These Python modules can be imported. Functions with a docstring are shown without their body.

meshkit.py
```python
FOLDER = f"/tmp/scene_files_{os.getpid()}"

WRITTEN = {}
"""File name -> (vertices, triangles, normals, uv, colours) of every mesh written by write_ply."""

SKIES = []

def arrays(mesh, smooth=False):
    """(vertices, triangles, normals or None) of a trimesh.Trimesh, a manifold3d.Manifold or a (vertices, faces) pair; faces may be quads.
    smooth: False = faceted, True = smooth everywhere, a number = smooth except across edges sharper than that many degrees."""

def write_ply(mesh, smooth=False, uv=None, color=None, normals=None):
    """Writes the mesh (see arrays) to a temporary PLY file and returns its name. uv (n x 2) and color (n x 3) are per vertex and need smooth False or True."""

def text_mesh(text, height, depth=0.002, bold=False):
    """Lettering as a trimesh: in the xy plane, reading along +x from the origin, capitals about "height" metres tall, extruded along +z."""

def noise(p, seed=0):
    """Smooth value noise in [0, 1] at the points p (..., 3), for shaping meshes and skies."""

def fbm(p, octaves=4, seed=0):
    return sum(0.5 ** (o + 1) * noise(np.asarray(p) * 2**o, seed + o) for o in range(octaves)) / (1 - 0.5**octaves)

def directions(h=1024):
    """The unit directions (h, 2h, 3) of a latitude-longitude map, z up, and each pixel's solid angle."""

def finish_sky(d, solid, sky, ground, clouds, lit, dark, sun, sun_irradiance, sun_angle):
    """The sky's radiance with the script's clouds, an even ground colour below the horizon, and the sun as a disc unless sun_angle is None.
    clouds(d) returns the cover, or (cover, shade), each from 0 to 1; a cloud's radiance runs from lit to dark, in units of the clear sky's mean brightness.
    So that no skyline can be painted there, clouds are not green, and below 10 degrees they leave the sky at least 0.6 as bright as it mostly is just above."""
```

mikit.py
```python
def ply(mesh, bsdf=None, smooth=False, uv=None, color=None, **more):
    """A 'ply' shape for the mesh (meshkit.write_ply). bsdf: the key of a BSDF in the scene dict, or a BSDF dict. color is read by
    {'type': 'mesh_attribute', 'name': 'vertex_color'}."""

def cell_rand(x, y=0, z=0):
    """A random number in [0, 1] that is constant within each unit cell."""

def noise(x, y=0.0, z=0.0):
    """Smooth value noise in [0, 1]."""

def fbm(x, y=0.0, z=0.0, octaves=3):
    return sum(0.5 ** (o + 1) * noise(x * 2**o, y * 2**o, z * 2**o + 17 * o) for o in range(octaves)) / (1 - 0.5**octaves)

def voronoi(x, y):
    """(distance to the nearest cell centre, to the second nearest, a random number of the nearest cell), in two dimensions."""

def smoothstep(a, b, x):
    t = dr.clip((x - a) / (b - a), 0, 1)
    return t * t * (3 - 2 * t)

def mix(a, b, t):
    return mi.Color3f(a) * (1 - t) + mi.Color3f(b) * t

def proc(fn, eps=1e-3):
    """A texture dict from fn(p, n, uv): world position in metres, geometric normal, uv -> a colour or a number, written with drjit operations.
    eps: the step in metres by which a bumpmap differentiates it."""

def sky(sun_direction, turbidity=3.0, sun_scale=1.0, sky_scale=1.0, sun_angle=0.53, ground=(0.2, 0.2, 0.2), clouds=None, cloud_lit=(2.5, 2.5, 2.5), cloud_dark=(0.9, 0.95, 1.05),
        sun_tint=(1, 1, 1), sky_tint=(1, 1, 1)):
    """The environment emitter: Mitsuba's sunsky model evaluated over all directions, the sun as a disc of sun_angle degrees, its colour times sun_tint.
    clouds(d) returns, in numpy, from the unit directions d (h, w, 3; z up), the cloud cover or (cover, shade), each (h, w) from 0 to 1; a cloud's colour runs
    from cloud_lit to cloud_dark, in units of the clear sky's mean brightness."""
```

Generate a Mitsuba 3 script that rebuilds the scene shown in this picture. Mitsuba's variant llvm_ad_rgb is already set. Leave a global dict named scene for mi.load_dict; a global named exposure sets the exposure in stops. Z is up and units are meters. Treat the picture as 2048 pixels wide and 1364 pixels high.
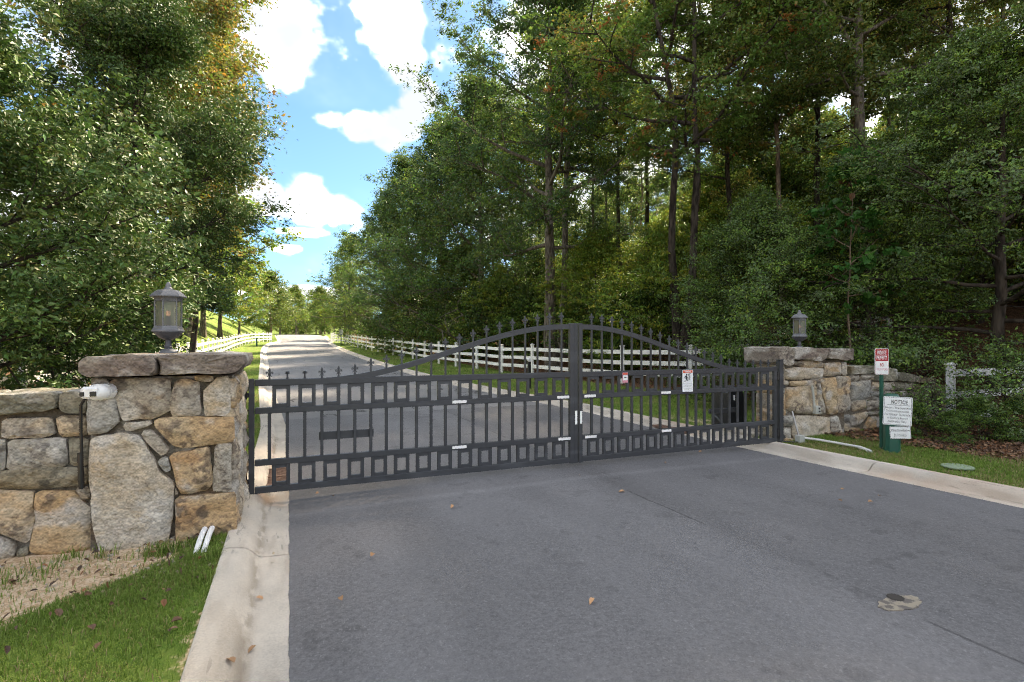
import math
import numpy as np
import trimesh
import shapely
from shapely.geometry import Polygon, Point, LineString
from shapely import affinity
from scipy.interpolate import PchipInterpolator
from scipy.spatial import Delaunay
import drjit as dr
import mitsuba as mi
import mikit
import meshkit

T = mi.ScalarTransform4f
scene, labels = {}, {}

# ----------------------------------------------------------------------------- camera, sky, exposure
# world: x to the right along the gate, y up the road, z up; the gate stands on y = 0
EYE = np.array([-3.304, -5.874, 1.6])
FWD = np.array([0.3875, 0.9219])
RGT = np.array([0.9219, -0.3875])
scene["camera"] = {
    "type": "perspective", "fov_axis": "x", "fov": 2 * math.degrees(math.atan(1024 / 1060)),
    "near_clip": 0.05, "far_clip": 2000.0,
    "to_world": T().look_at(origin=EYE.tolist(), target=[EYE[0] + FWD[0], EYE[1] + FWD[1], EYE[2] + 0.0038], up=[0, 0, 1]),
}
exposure = 4.52
SUN = (0.72, 0.60, 0.95)


def sky_clouds(d):
    az = np.degrees(np.arctan2(d[..., 1], d[..., 0]))
    el = np.degrees(np.arcsin(np.clip(d[..., 2], -1, 1)))
    q = d / np.maximum(d[..., 2:3] + 0.25, 0.12)
    def fb(p, o=5, s=0):
        return sum(0.5 ** k * meshkit.noise(p * 2.0 ** k + 7.3 * k, seed=s) for k in range(o)) / (2 - 0.5 ** (o - 1))
    n = fb(q * 2.2, 6, 3)
    m = fb(d * 26.0, 5, 11)
    # broken cumulus over the whole sky, with its own open and closed fields
    base = (fb(q * 0.9, 3, 5) - 0.47) * 4.5 + 0.75
    mask = np.zeros_like(el)
    blobs = [(90.2, 28.5, 3.4, 4.6), (92.8, 31, 5, 6), (90.6, 25.2, 2.3, 2.2), (80.4, 31.5, 3.6, 4.2), (79.0, 27.8, 2.5, 3.0), (77.3, 24.4, 2.5, 2.6),
             (86.3, 21.9, 2.2, 1.0), (83.2, 21.5, 2.6, 1.5), (79.5, 21.6, 3.2, 2.2), (92.5, 13.6, 3.0, 2.1), (88.2, 14.0, 2.6, 2.6), (85.6, 13.6, 2.4, 1.7),
             (90.6, 9.3, 1.9, 0.45), (89, 11.0, 3.2, 0.5), (88, 5.0, 8, 0.8)]
    for a, e, ra, re in blobs:
        r2 = ((az - a) / ra) ** 2 + ((el - e) / re) ** 2
        mask = np.maximum(mask, 1.25 - r2 * 0.9)
    front = np.exp(-((az - 86) / 22) ** 4 - ((el - 18) / 26) ** 4)
    field = np.where(front > 0.02, front * mask + (1 - front) * base, base)
    f = field + (m - 0.5) * 1.9 + (n - 0.5) * 0.9 + (fb(d * 70.0, 3, 17) - 0.5) * 0.7
    cover = np.clip((f - 0.18) / 0.66, 0, 1)
    cover = cover * cover * (3 - 2 * cover)
    wisp = 0.16 * np.clip((fb(q * 3.1, 5, 21) - 0.42) * 3, 0, 1)
    cover = np.clip(cover + wisp * (1 - cover), 0, 1)
    cover = cover ** 1.9
    u = np.clip(0.52 + (f - 0.75) * 0.30 + (fb(d * 10.0, 6, 31) - 0.5) * 1.5, 0, 0.95)
    shade = 1 - (1 - u) ** 3
    return cover, shade


scene["sky"] = mikit.sky(SUN, turbidity=3.0, sun_scale=0.70, sky_scale=0.40, sun_angle=4.0, clouds=sky_clouds,
                         cloud_lit=(14.6, 14.2, 13.5), cloud_dark=(1.55, 1.63, 1.74), sky_tint=(0.60, 0.74, 0.82))

# ----------------------------------------------------------------------------- helpers
RNG = np.random.default_rng(20)


def at(px, Y):
    """Ground position (x, y) that lies at depth Y and at column px of the photograph."""
    X = (px - 1024) / 1060 * Y
    return RGT * X + FWD * Y + EYE[:2]


def fresh(key):
    if key not in scene and not any(k.startswith(key + "__") for k in scene):
        return key
    n = 1
    while f"{key}_{n:03d}" in scene or any(k.startswith(f"{key}_{n:03d}__") for k in scene):
        n += 1
    return f"{key}_{n:03d}"


_used = {}


def name(key):
    """The key itself the first time, then key_001, key_002, ..."""
    n = _used.get(key, 0)
    _used[key] = n + 1
    return key if n == 0 else f"{key}_{n:03d}"


def part(parent, kind, shape, label=None):
    key = name(f"{parent}__{kind}")
    scene[key] = shape
    if label:
        labels[key] = {"label": label}
    return key


def thing(kind, label, category, group=None, shape=None):
    key = name(kind)
    labels[key] = {"label": label, "category": category}
    if group:
        labels[key]["group"] = group
    if shape is not None:
        scene[key] = shape
    return key


def structure(kind, shape=None, label=None):
    key = name(kind)
    labels[key] = {"kind": "structure"}
    if label:
        labels[key]["label"] = label
    if shape is not None:
        scene[key] = shape
    return key


def moved(shape, m):
    return {**shape, "to_world": m}


def cat(ms):
    return trimesh.util.concatenate(ms)


def box(cx, cy, cz, sx, sy, sz, bev=0.0):
    """A box given by its centre and sizes, its edges chamfered by bev."""
    if bev <= 0:
        m = trimesh.creation.box((sx, sy, sz))
    else:
        p = []
        for ax in range(3):
            e = np.array([sx, sy, sz]) / 2 - bev
            e[ax] += bev
            p += [[a * e[0], b * e[1], c * e[2]] for a in (-1, 1) for b in (-1, 1) for c in (-1, 1)]
        m = trimesh.convex.convex_hull(np.array(p))
    m.apply_translation((cx, cy, cz))
    return m


def lathe(profile, sections=24, phase=0.0):
    m = trimesh.creation.revolve(np.array(profile, float), sections=sections)
    m.apply_transform(trimesh.transformations.rotation_matrix(phase, (0, 0, 1)))
    return m


def tube_arrays(pts, rad, sides):
    p = np.asarray(pts, float)
    t = np.gradient(p, axis=0)
    t /= np.linalg.norm(t, axis=1, keepdims=True) + 1e-9
    ref = np.array([0.31, 0.87, 0.1]) if abs(t[:, 2]).mean() > 0.7 else np.array([0.05, 0.1, 1.0])
    a = np.cross(t, ref)
    a /= np.linalg.norm(a, axis=1, keepdims=True) + 1e-9
    b = np.cross(t, a)
    ang = np.arange(sides) * 2 * np.pi / sides
    r = np.broadcast_to(np.asarray(rad, float), (len(p),))
    v = p[:, None] + r[:, None, None] * (np.cos(ang)[None, :, None] * a[:, None] + np.sin(ang)[None, :, None] * b[:, None])
    i, j = np.meshgrid(np.arange(len(p) - 1), np.arange(sides), indexing="ij")
    k = (j + 1) % sides
    q = np.stack([i * sides + j, i * sides + k, (i + 1) * sides + k, (i + 1) * sides + j], -1).reshape(-1, 4)
    f = np.vstack([q[:, [0, 1, 2]], q[:, [0, 2, 3]]])
    return v.reshape(-1, 3), f


def tubes(items):
    """One mesh of many tubes: items are (points, radii, sides)."""
    vs, fs, at_ = [], [], 0
    for p, r, s in items:
        v, f = tube_arrays(p, r, s)
        vs.append(v)
        fs.append(f + at_)
        at_ += len(v)
    return trimesh.Trimesh(np.vstack(vs), np.vstack(fs), process=False)


def capped_tube(pts, rad, sides=10):
    v, f = tube_arrays(pts, rad, sides)
    n = len(v)
    c = np.array([pts[0], pts[-1]], float)
    i = np.arange(sides)
    f0 = np.stack([(i + 1) % sides, i, np.full(sides, n)], 1)
    o = n - sides
    f1 = np.stack([o + i, o + (i + 1) % sides, np.full(sides, n + 1)], 1)
    return trimesh.Trimesh(np.vstack([v, c]), np.vstack([f, f0, f1]), process=False)


def spline(xs, ys):
    return PchipInterpolator(np.array(xs, float), np.array(ys, float), extrapolate=True)


# ----------------------------------------------------------------------------- materials
fbm, noise, voronoi, sstep, mix = mikit.fbm, mikit.noise, mikit.voronoi, mikit.smoothstep, mikit.mix


def rgb(c):
    return {"type": "rgb", "value": [float(x) for x in c]}


def plastic(c, rough=0.4, spec=0.5, metallic=0.0):
    return {"type": "twosided", "bsdf": {"type": "principled", "base_color": rgb(c), "roughness": rough, "specular": spec, "metallic": metallic}}


def procedural(fn, rough=0.8, spec=0.3, bump=None, amount=0.004, eps=2e-3):
    b = {"type": "principled", "base_color": mikit.proc(fn), "roughness": rough, "specular": spec}
    if bump is not None:
        b = {"type": "bumpmap", "arbitrary": {"type": "proc", **{k: v for k, v in mikit.proc(bump, eps).items() if k != "type"}}, "scale": amount, "bsdf": b}
    return {"type": "twosided", "bsdf": b}


def new_asphalt(p, n, uv):
    g = noise(p.x * 150, p.y * 150, 3)
    g2 = noise(p.x * 55, p.y * 55, 9)
    lane = fbm(p.x * 1.3 + 5, p.y * 0.16, 2, 4)
    blotch = fbm(p.x * 2.1, p.y * 1.1, 5, 4)
    v = 0.120 + 0.032 * (g - 0.5) + 0.028 * (g2 - 0.5) + 0.050 * (lane - 0.5) + 0.030 * (blotch - 0.5)
    seam = dr.exp(-dr.square((p.x + 0.03 * (fbm(p.y * 2, 1, 4) - 0.5)) / 0.012)) * sstep(0.42, 0.6, fbm(p.y * 1.2, 3, 8))
    left_of_seam = sstep(0.05, -0.05, p.x + 0.06 * (fbm(p.y * 1.5, 8, 1) - 0.5))
    v = v * (1 + 0.14 * left_of_seam) * (1 - 0.45 * seam)
    drip = dr.exp(-dr.square((p.y + 0.55 + 0.1 * (fbm(p.x * 0.7, 3, 1) - 0.5)) / 0.07)) * (0.4 + 0.6 * fbm(p.x * 2.3, 7, 7))
    track = dr.exp(-dr.square((dr.abs(dr.abs(p.x) - 1.6) - 0.75) / 0.28)) * (0.5 + fbm(p.x * 2, p.y * 0.35, 12, 3))
    v = v * (1 + 0.30 * drip) * (1 - 0.09 * track)
    spot = sstep(0.70, 0.80, fbm(p.x * 5 + 3, p.y * 5, 41, 3))
    v = v * (1 - 0.16 * spot)
    stone = sstep(0.80, 0.93, noise(p.x * 90, p.y * 90, 21))
    v = v + 0.035 * stone
    return mi.Color3f(v * 1.01, v * 0.985, v * 1.015)


def old_asphalt(p, n, uv):
    g = noise(p.x * 60, p.y * 60, 3)
    streak = fbm(p.x * 2.2, p.y * 0.25, 2, 4)
    blotch = fbm(p.x * 0.8, p.y * 0.5, 5, 4)
    v = 0.165 + 0.04 * (g - 0.5) + 0.06 * (streak - 0.5) + 0.04 * (blotch - 0.5)
    c1, c2, cr = voronoi(p.x * 0.22 + 0.9 * fbm(p.x * 0.6, p.y * 0.6, 1), p.y * 0.16 + 0.9 * fbm(p.x * 0.6, p.y * 0.6, 7))
    crack = sstep(0.022, 0.004, c2 - c1) * sstep(0.35, 0.55, fbm(p.x * 0.5, p.y * 0.5, 33))
    v = v * (1 - 0.72 * crack)
    return mi.Color3f(v * 1.0, v * 0.985, v * 0.99)


def concrete(p, n, uv):
    g = noise(p.x * 130, p.y * 130, p.z * 130)
    b = fbm(p.x * 3.1, p.y * 2.3, p.z * 3, 4)
    m = fbm(p.x * 9, p.y * 6, p.z * 9 + 4, 4)
    v = 0.42 + 0.09 * (g - 0.5) + 0.16 * (b - 0.5) + 0.08 * (m - 0.5)
    dirt = sstep(0.52, 0.70, fbm(p.x * 6.5 + 9, p.y * 1.4, 3, 4))
    rust = sstep(0.50, 0.70, fbm(p.x * 2.0 + 3, p.y * 1.1 + 8, 3, 4)) * sstep(-4.0, -1.4, p.y) * sstep(4.0, 1.0, p.y)
    c = mi.Color3f(v * 1.05, v * 0.95, v * 0.81)
    c = mix(c, mi.Color3f(0.20, 0.155, 0.105), 0.26 * dirt)
    silt = dr.exp(-dr.square((p.x + 3.515 + 0.03 * (fbm(p.y * 2.5, 4, 4) - 0.5)) / 0.035)) * sstep(0.30, 0.62, fbm(p.x * 22, p.y * 8.0, 8, 5)) * sstep(4.5, 3.5, p.y)
    c = mix(c, mi.Color3f(0.15, 0.115, 0.08), 0.5 * silt)
    scuff = sstep(0.66, 0.74, fbm(p.x * 34, p.y * 5 + 9 * p.x, 6, 4)) * sstep(0.45, 0.6, fbm(p.x * 3 + 2, p.y * 1.5, 14, 3))
    c = mix(c, mi.Color3f(0.16, 0.15, 0.14), 0.5 * scuff)
    return mix(c, mi.Color3f(0.36, 0.20, 0.095), 0.40 * rust)


def soil(p, n, uv):
    g = fbm(p.x * 3, p.y * 3, 1, 4)
    f = fbm(p.x * 24, p.y * 24, 5, 4)
    h = noise(p.x * 80, p.y * 80, 2)
    grass = mix(mi.Color3f(0.070, 0.120, 0.020), mi.Color3f(0.115, 0.155, 0.032), sstep(0.3, 0.7, 0.5 * g + 0.5 * f))
    grass = mix(grass, mi.Color3f(0.19, 0.155, 0.07), 0.55 * sstep(0.55, 0.75, fbm(p.x * 1.7, p.y * 1.7, 9, 4)))
    litter = mix(mi.Color3f(0.050, 0.030, 0.018), mi.Color3f(0.15, 0.080, 0.045), sstep(0.3, 0.75, 0.45 * f + 0.55 * h))
    sand = mix(mi.Color3f(0.36, 0.245, 0.145), mi.Color3f(0.52, 0.41, 0.285), sstep(0.3, 0.7, 0.5 * f + 0.5 * h))
    c = mix(litter, grass, sstep(0.35, 0.65, uv.x + 0.5 * (f - 0.5)))
    return mix(c, sand, sstep(0.35, 0.65, uv.y + 0.7 * (f - 0.5)))


def rock(base, patch, dark, rust, grain=1.0, seed=0.0):
    def fn(p, n, uv):
        x, y, z = p.x + seed, p.y + seed * 0.7, p.z - seed
        big = fbm(x * 2.8, y * 2.8, z * 2.8, 5)
        mid = fbm(x * 11 + 3, y * 11, z * 11, 4)
        fine = noise(x * 95, y * 95, z * 95)
        fine2 = noise(x * 42 + 7, y * 42, z * 42)
        c = mix(mi.Color3f(base), mi.Color3f(patch), sstep(0.38, 0.62, big))
        c = mix(c, mi.Color3f(rust), 0.75 * sstep(0.54, 0.68, fbm(x * 3.2 + 11, y * 3.2, z * 5.0, 4)))
        c = mix(c, mi.Color3f(dark), 0.8 * sstep(0.56, 0.72, mid) * sstep(0.35, 0.6, fbm(x * 3 + 31, y * 3, z * 3, 3)))
        stain = sstep(0.50, 0.62, fbm(x * 6.0 + 51, y * 6.0, z * 4.0, 5)) * sstep(0.40, 0.62, fbm(x * 25 + 5, y * 25, z * 25, 3))
        c = mix(c, mi.Color3f(dark) * 1.25, 0.72 * stain)
        lichen = sstep(0.54, 0.68, fbm(x * 4.5 + 17, y * 4.5, z * 4.5, 5))
        c = mix(c, mi.Color3f(0.47, 0.45, 0.41), 0.62 * lichen)
        return c * (1.0 + grain * 0.75 * (fine - 0.5) + grain * 0.55 * (fine2 - 0.5))
    return fn


def rock_bump(p, n, uv):
    return 0.6 * fbm(p.x * 16, p.y * 16, p.z * 16, 4) + 0.25 * noise(p.x * 70, p.y * 70, p.z * 70)


scene["m_new_asphalt"] = procedural(new_asphalt, 0.75, 0.35)
scene["m_old_asphalt"] = procedural(old_asphalt, 0.85, 0.3)
scene["m_concrete"] = procedural(concrete, 0.85, 0.3)
scene["m_soil"] = procedural(soil, 0.95, 0.1)
TAN, GOLD, GREY, DARK, ORANGE = (0.42, 0.34, 0.235), (0.42, 0.325, 0.205), (0.31, 0.275, 0.225), (0.085, 0.066, 0.052), (0.40, 0.275, 0.150)
ROCKS = ["m_rock_tan", "m_rock_grey", "m_rock_gold", "m_rock_blue", "m_rock_pale"]
for key, args in {"m_rock_tan": (TAN, GREY, DARK, ORANGE, 1.0, 0.0), "m_rock_grey": (GREY, (0.36, 0.33, 0.275), DARK, GOLD, 1.1, 3.7), "m_rock_gold": (GOLD, ORANGE, DARK, (0.35, 0.215, 0.11), 1.0, 8.1),
                  "m_rock_blue": ((0.25, 0.245, 0.225), (0.31, 0.29, 0.245), (0.11, 0.10, 0.092), TAN, 1.1, 5.3), "m_rock_pale": ((0.41, 0.345, 0.255), (0.45, 0.405, 0.33), GREY, GOLD, 1.0, 12.0),
                  "m_rock_cap": ((0.195, 0.163, 0.135), (0.31, 0.275, 0.225), (0.080, 0.064, 0.057), (0.140, 0.104, 0.083), 1.1, 2.2),
                  "m_rock_moss": ((0.145, 0.14, 0.105), (0.235, 0.215, 0.165), (0.07, 0.065, 0.05), (0.19, 0.15, 0.09), 1.1, 6.4)}.items():
    scene[key] = procedural(rock(*args), 0.9, 0.25, rock_bump, 0.03)
scene["m_mortar"] = procedural(rock((0.155, 0.135, 0.105), (0.115, 0.098, 0.078), (0.06, 0.052, 0.045), (0.16, 0.115, 0.075), 0.9, 1.0), 0.95, 0.1)


def painted_iron(p, n, uv):
    g = fbm(p.x * 7, p.y * 7, p.z * 7, 4)
    s = noise(p.x * 160, p.y * 160, p.z * 160)
    dust = sstep(0.55, 0.8, fbm(p.x * 2.3 + 4, p.y * 2, p.z * 9, 4))
    v = 0.040 * (0.85 + 0.3 * g + 0.2 * (s - 0.5)) + 0.018 * dust
    return mi.Color3f(v * 0.98, v * 1.05, v * 1.18)


def white_paint(p, n, uv):
    g = fbm(p.x * 2.2, p.y * 2.2, p.z * 5, 4)
    s = sstep(0.58, 0.78, fbm(p.x * 5, p.y * 5, p.z * 14 + 3, 4))
    c = mi.Color3f(0.78, 0.775, 0.745) * (0.92 + 0.14 * g)
    return mix(c, mi.Color3f(0.50, 0.50, 0.40), 0.28 * s)


def pewter(p, n, uv):
    g = fbm(p.x * 9, p.y * 9, p.z * 16, 4)
    s = noise(p.x * 210, p.y * 210, p.z * 210)
    v = 0.105 + 0.14 * (g - 0.35) + 0.05 * (s - 0.5)
    return mi.Color3f(v * 0.97, v * 1.0, v * 1.08)


scene["m_iron"] = {"type": "twosided", "bsdf": {"type": "principled", "base_color": mikit.proc(painted_iron), "roughness": 0.42, "specular": 0.5}}
scene["m_white_paint"] = {"type": "twosided", "bsdf": {"type": "principled", "base_color": mikit.proc(white_paint), "roughness": 0.5, "specular": 0.4}}
scene["m_pewter"] = {"type": "twosided", "bsdf": {"type": "principled", "base_color": mikit.proc(pewter), "roughness": 0.45, "specular": 0.6}}
scene["m_dark_pewter"] = plastic((0.055, 0.058, 0.068), 0.4, 0.5)
scene["m_black"] = plastic((0.014, 0.014, 0.015), 0.35, 0.5)
scene["m_box_black"] = plastic((0.016, 0.018, 0.021), 0.3, 0.5)
scene["m_white_plastic"] = plastic((0.74, 0.74, 0.73), 0.35, 0.5)
scene["m_reflector"] = plastic((0.80, 0.80, 0.78), 0.3, 0.6)
scene["m_sign_white"] = plastic((0.74, 0.76, 0.76), 0.4, 0.5)
scene["m_sign_red"] = plastic((0.34, 0.012, 0.022), 0.4, 0.5)
scene["m_sign_orange"] = plastic((0.60, 0.10, 0.045), 0.4, 0.5)
scene["m_sign_black"] = plastic((0.03, 0.033, 0.035), 0.5, 0.4)
scene["m_faded_red"] = plastic((0.56, 0.25, 0.30), 0.5, 0.4)
scene["m_green_paint"] = plastic((0.018, 0.085, 0.058), 0.4, 0.5)
scene["m_grey_box"] = plastic((0.40, 0.41, 0.37), 0.6, 0.4)
scene["m_conduit"] = plastic((0.60, 0.60, 0.57), 0.5, 0.4)
scene["m_galvanised"] = plastic((0.42, 0.42, 0.42), 0.4, 0.5, 0.8)
scene["m_grate"] = plastic((0.155, 0.095, 0.07), 0.75, 0.3)
scene["m_grey_fence"] = procedural(lambda p, n, uv: mi.Color3f(0.56, 0.57, 0.56) * (0.75 + 0.5 * fbm(p.x * 5, p.y * 5, p.z * 9, 4)), 0.7, 0.3)
scene["m_bulb"] = plastic((0.80, 0.42, 0.26), 0.2, 0.6)
scene["m_glass"] = {"type": "principledthin", "base_color": rgb((0.80, 0.80, 0.70)), "roughness": 0.12, "spec_trans": 0.88, "diff_trans": 0.8, "eta": 1.5}


def bark(c0, c1, sx=18.0):
    def fn(p, n, uv):
        a = fbm(p.x * sx, p.y * sx, p.z * sx * 0.22, 4)
        b = fbm(p.x * 3, p.y * 3, p.z * 2, 3)
        return mix(mi.Color3f(c0), mi.Color3f(c1), sstep(0.32, 0.68, 0.7 * a + 0.3 * b))
    return fn


scene["m_bark_grey"] = procedural(bark((0.060, 0.050, 0.040), (0.19, 0.165, 0.135)), 0.95, 0.1)
scene["m_bark_dark"] = procedural(bark((0.022, 0.018, 0.015), (0.075, 0.062, 0.050)), 0.95, 0.1)
scene["m_bark_tan"] = procedural(bark((0.085, 0.062, 0.045), (0.26, 0.20, 0.145)), 0.95, 0.1)
VC = {"type": "mesh_attribute", "name": "vertex_color"}
scene["m_leaf"] = {"type": "blendbsdf", "weight": 0.36, "thin": {"type": "principledthin", "base_color": VC, "roughness": 0.5, "diff_trans": 1.25, "eta": 1.4},
                   "gloss": {"type": "twosided", "bsdf": {"type": "principled", "base_color": VC, "roughness": 0.38, "specular": 0.6}}}
scene["m_glossy_leaf"] = {"type": "blendbsdf", "weight": 0.8, "thin": {"type": "principledthin", "base_color": VC, "roughness": 0.5, "diff_trans": 0.9, "eta": 1.4},
                          "gloss": {"type": "twosided", "bsdf": {"type": "principled", "base_color": VC, "roughness": 0.48, "specular": 0.40}}}
scene["m_grass"] = {"type": "principledthin", "base_color": VC, "roughness": 0.55, "diff_trans": 0.6, "eta": 1.35}
scene["m_dry_leaf"] = {"type": "twosided", "bsdf": {"type": "principled", "base_color": VC, "roughness": 0.7, "specular": 0.3}}

# ----------------------------------------------------------------------------- road, kerbs, ground
LEFT = spline([-25, 0, 4, 6.5, 16, 28, 42, 54, 62, 68, 76, 90, 115], [-3.29, -3.29, -3.30, -3.42, -3.9, -4.4, -5.0, -5.25, -5.1, -4.6, -4.4, -5.0, -6.0])
RIGHT = spline([-25, -6, -3, 1, 4.6, 8.1, 13.3, 18, 28, 42, 54, 62, 68, 76, 90, 115], [3.7, 3.42, 3.22, 3.02, 2.98, 2.62, 2.1, 1.85, 1.4, 1.0, 0.95, 1.1, 1.6, 2.2, 2.2, 2.4])
ROADZ = spline([-25, -8, 2, 8, 18, 29, 35, 50, 62, 68, 76, 92, 115, 150], [-0.2, 0, 0, 0.03, 0.15, 0.43, 0.63, 1.12, 1.50, 1.63, 1.72, 2.75, 3.3, 3.6])
KW = 0.46


def rows(a, b, near=0.4, far=3.0):
    out, y = [a], a
    while y < b:
        y += float(np.clip(near * (1 + max(0, abs(y) - 8) / 9), near, far))
        out.append(min(y, b))
    return np.array(out)


def grid_faces(nr, nc):
    i, j = np.meshgrid(np.arange(nr - 1), np.arange(nc - 1), indexing="ij")
    a = i * nc + j
    return np.stack([a, a + 1, a + nc + 1, a + nc], -1).reshape(-1, 4)


def road_sheet(y0, y1, dz, ragged=False):
    ys, n = rows(y0, y1, 0.05 if ragged else 0.4), 13
    t = np.linspace(0, 1, n)
    V = []
    for k, y in enumerate(ys):
        w = meshkit.noise(np.array([[y * 9.0, 1.0, 2.0], [y * 9.0, 9.0, 2.0]]), 3) + 0.6 * meshkit.noise(np.array([[y * 26, 1.0, 5.0], [y * 26, 9.0, 5.0]]), 4)
        l, r = float(LEFT(y)) - 0.004 - 0.010 * w[0], float(RIGHT(y)) + 0.004 + 0.010 * w[1]
        x = l + (r - l) * t
        yy = np.full(n, y)
        if ragged and k == len(ys) - 1:
            yy = y + 0.10 * (meshkit.noise(np.stack([x * 2.1, x * 0, x * 0], 1), 4) - 0.5) + 0.05 * (x - l)
        V.append(np.stack([x, yy, ROADZ(y) + 0.035 * (1 - (2 * t - 1) ** 2) + dz], 1))
    return np.vstack(V), grid_faces(len(ys), n)


structure("road", mikit.ply(road_sheet(-25, 6.0, 0.004, ragged=True), "m_new_asphalt", smooth=True), "fresh dark asphalt road surface in front of and under the gate")
structure("road", mikit.ply(road_sheet(5.6, 115, 0.0), "m_old_asphalt", smooth=True), "old pale cracked asphalt road climbing away beyond the gate")
PROFILE = np.array([(0.0, -0.006), (0.12, -0.004), (0.205, 0.0), (0.228, 0.014), (0.268, 0.055), (0.310, 0.086), (0.36, 0.098), (0.445, 0.101), (KW, 0.09), (KW, -0.2)])


def kerb_segment(edge, side, y0, y1):
    ys = np.linspace(y0, y1, max(2, int((y1 - y0) / 0.7) + 1))
    V = [np.stack([float(edge(y)) + side * PROFILE[:, 0], np.full(len(PROFILE), y), float(ROADZ(y)) + PROFILE[:, 1] + 0.006], 1) for y in ys]
    f = grid_faces(len(ys), len(PROFILE))
    V, f = np.vstack(V), (f if side < 0 else f[:, ::-1])
    n = len(PROFILE)
    caps = [[a, a + 1, n - 1] for a in range(n - 2)]
    o = len(V) - n
    tri = np.vstack([f[:, [0, 1, 2]], f[:, [0, 2, 3]], caps, [[o + b, o + a, o + c] for a, b, c in caps]])
    return trimesh.Trimesh(V, tri, process=False)


for edge, side in ((LEFT, -1), (RIGHT, 1)):
    k = structure("kerb")
    y = -7.6
    while y < 90:
        step = 3.05 if y < 24 else 6.1
        part(k, "segment", mikit.ply(kerb_segment(edge, side, y, y + step - 0.015), "m_concrete", smooth=40))
        y += step


def gz_left(o, y):
    o, y = np.broadcast_arrays(np.asarray(o, float), np.asarray(y, float))
    z = ROADZ(y) + 0.085 - 0.02 * np.clip(o, 0, 1.2) + 0.03 * np.clip(o - 1.2, 0, 3)
    w = np.clip((y - 14) / 18, 0, 1)
    slope = 0.10 + 0.48 * w * w * (3 - 2 * w)
    z = z + 7 * np.tanh(slope * np.clip(o - 2.3, 0, None) / 7)
    return z + 0.05 * (meshkit.noise(np.stack([o * 1.3, y * 1.3, o * 0], -1), 2) - 0.5) * np.clip(o * 2, 0, 1)


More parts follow.
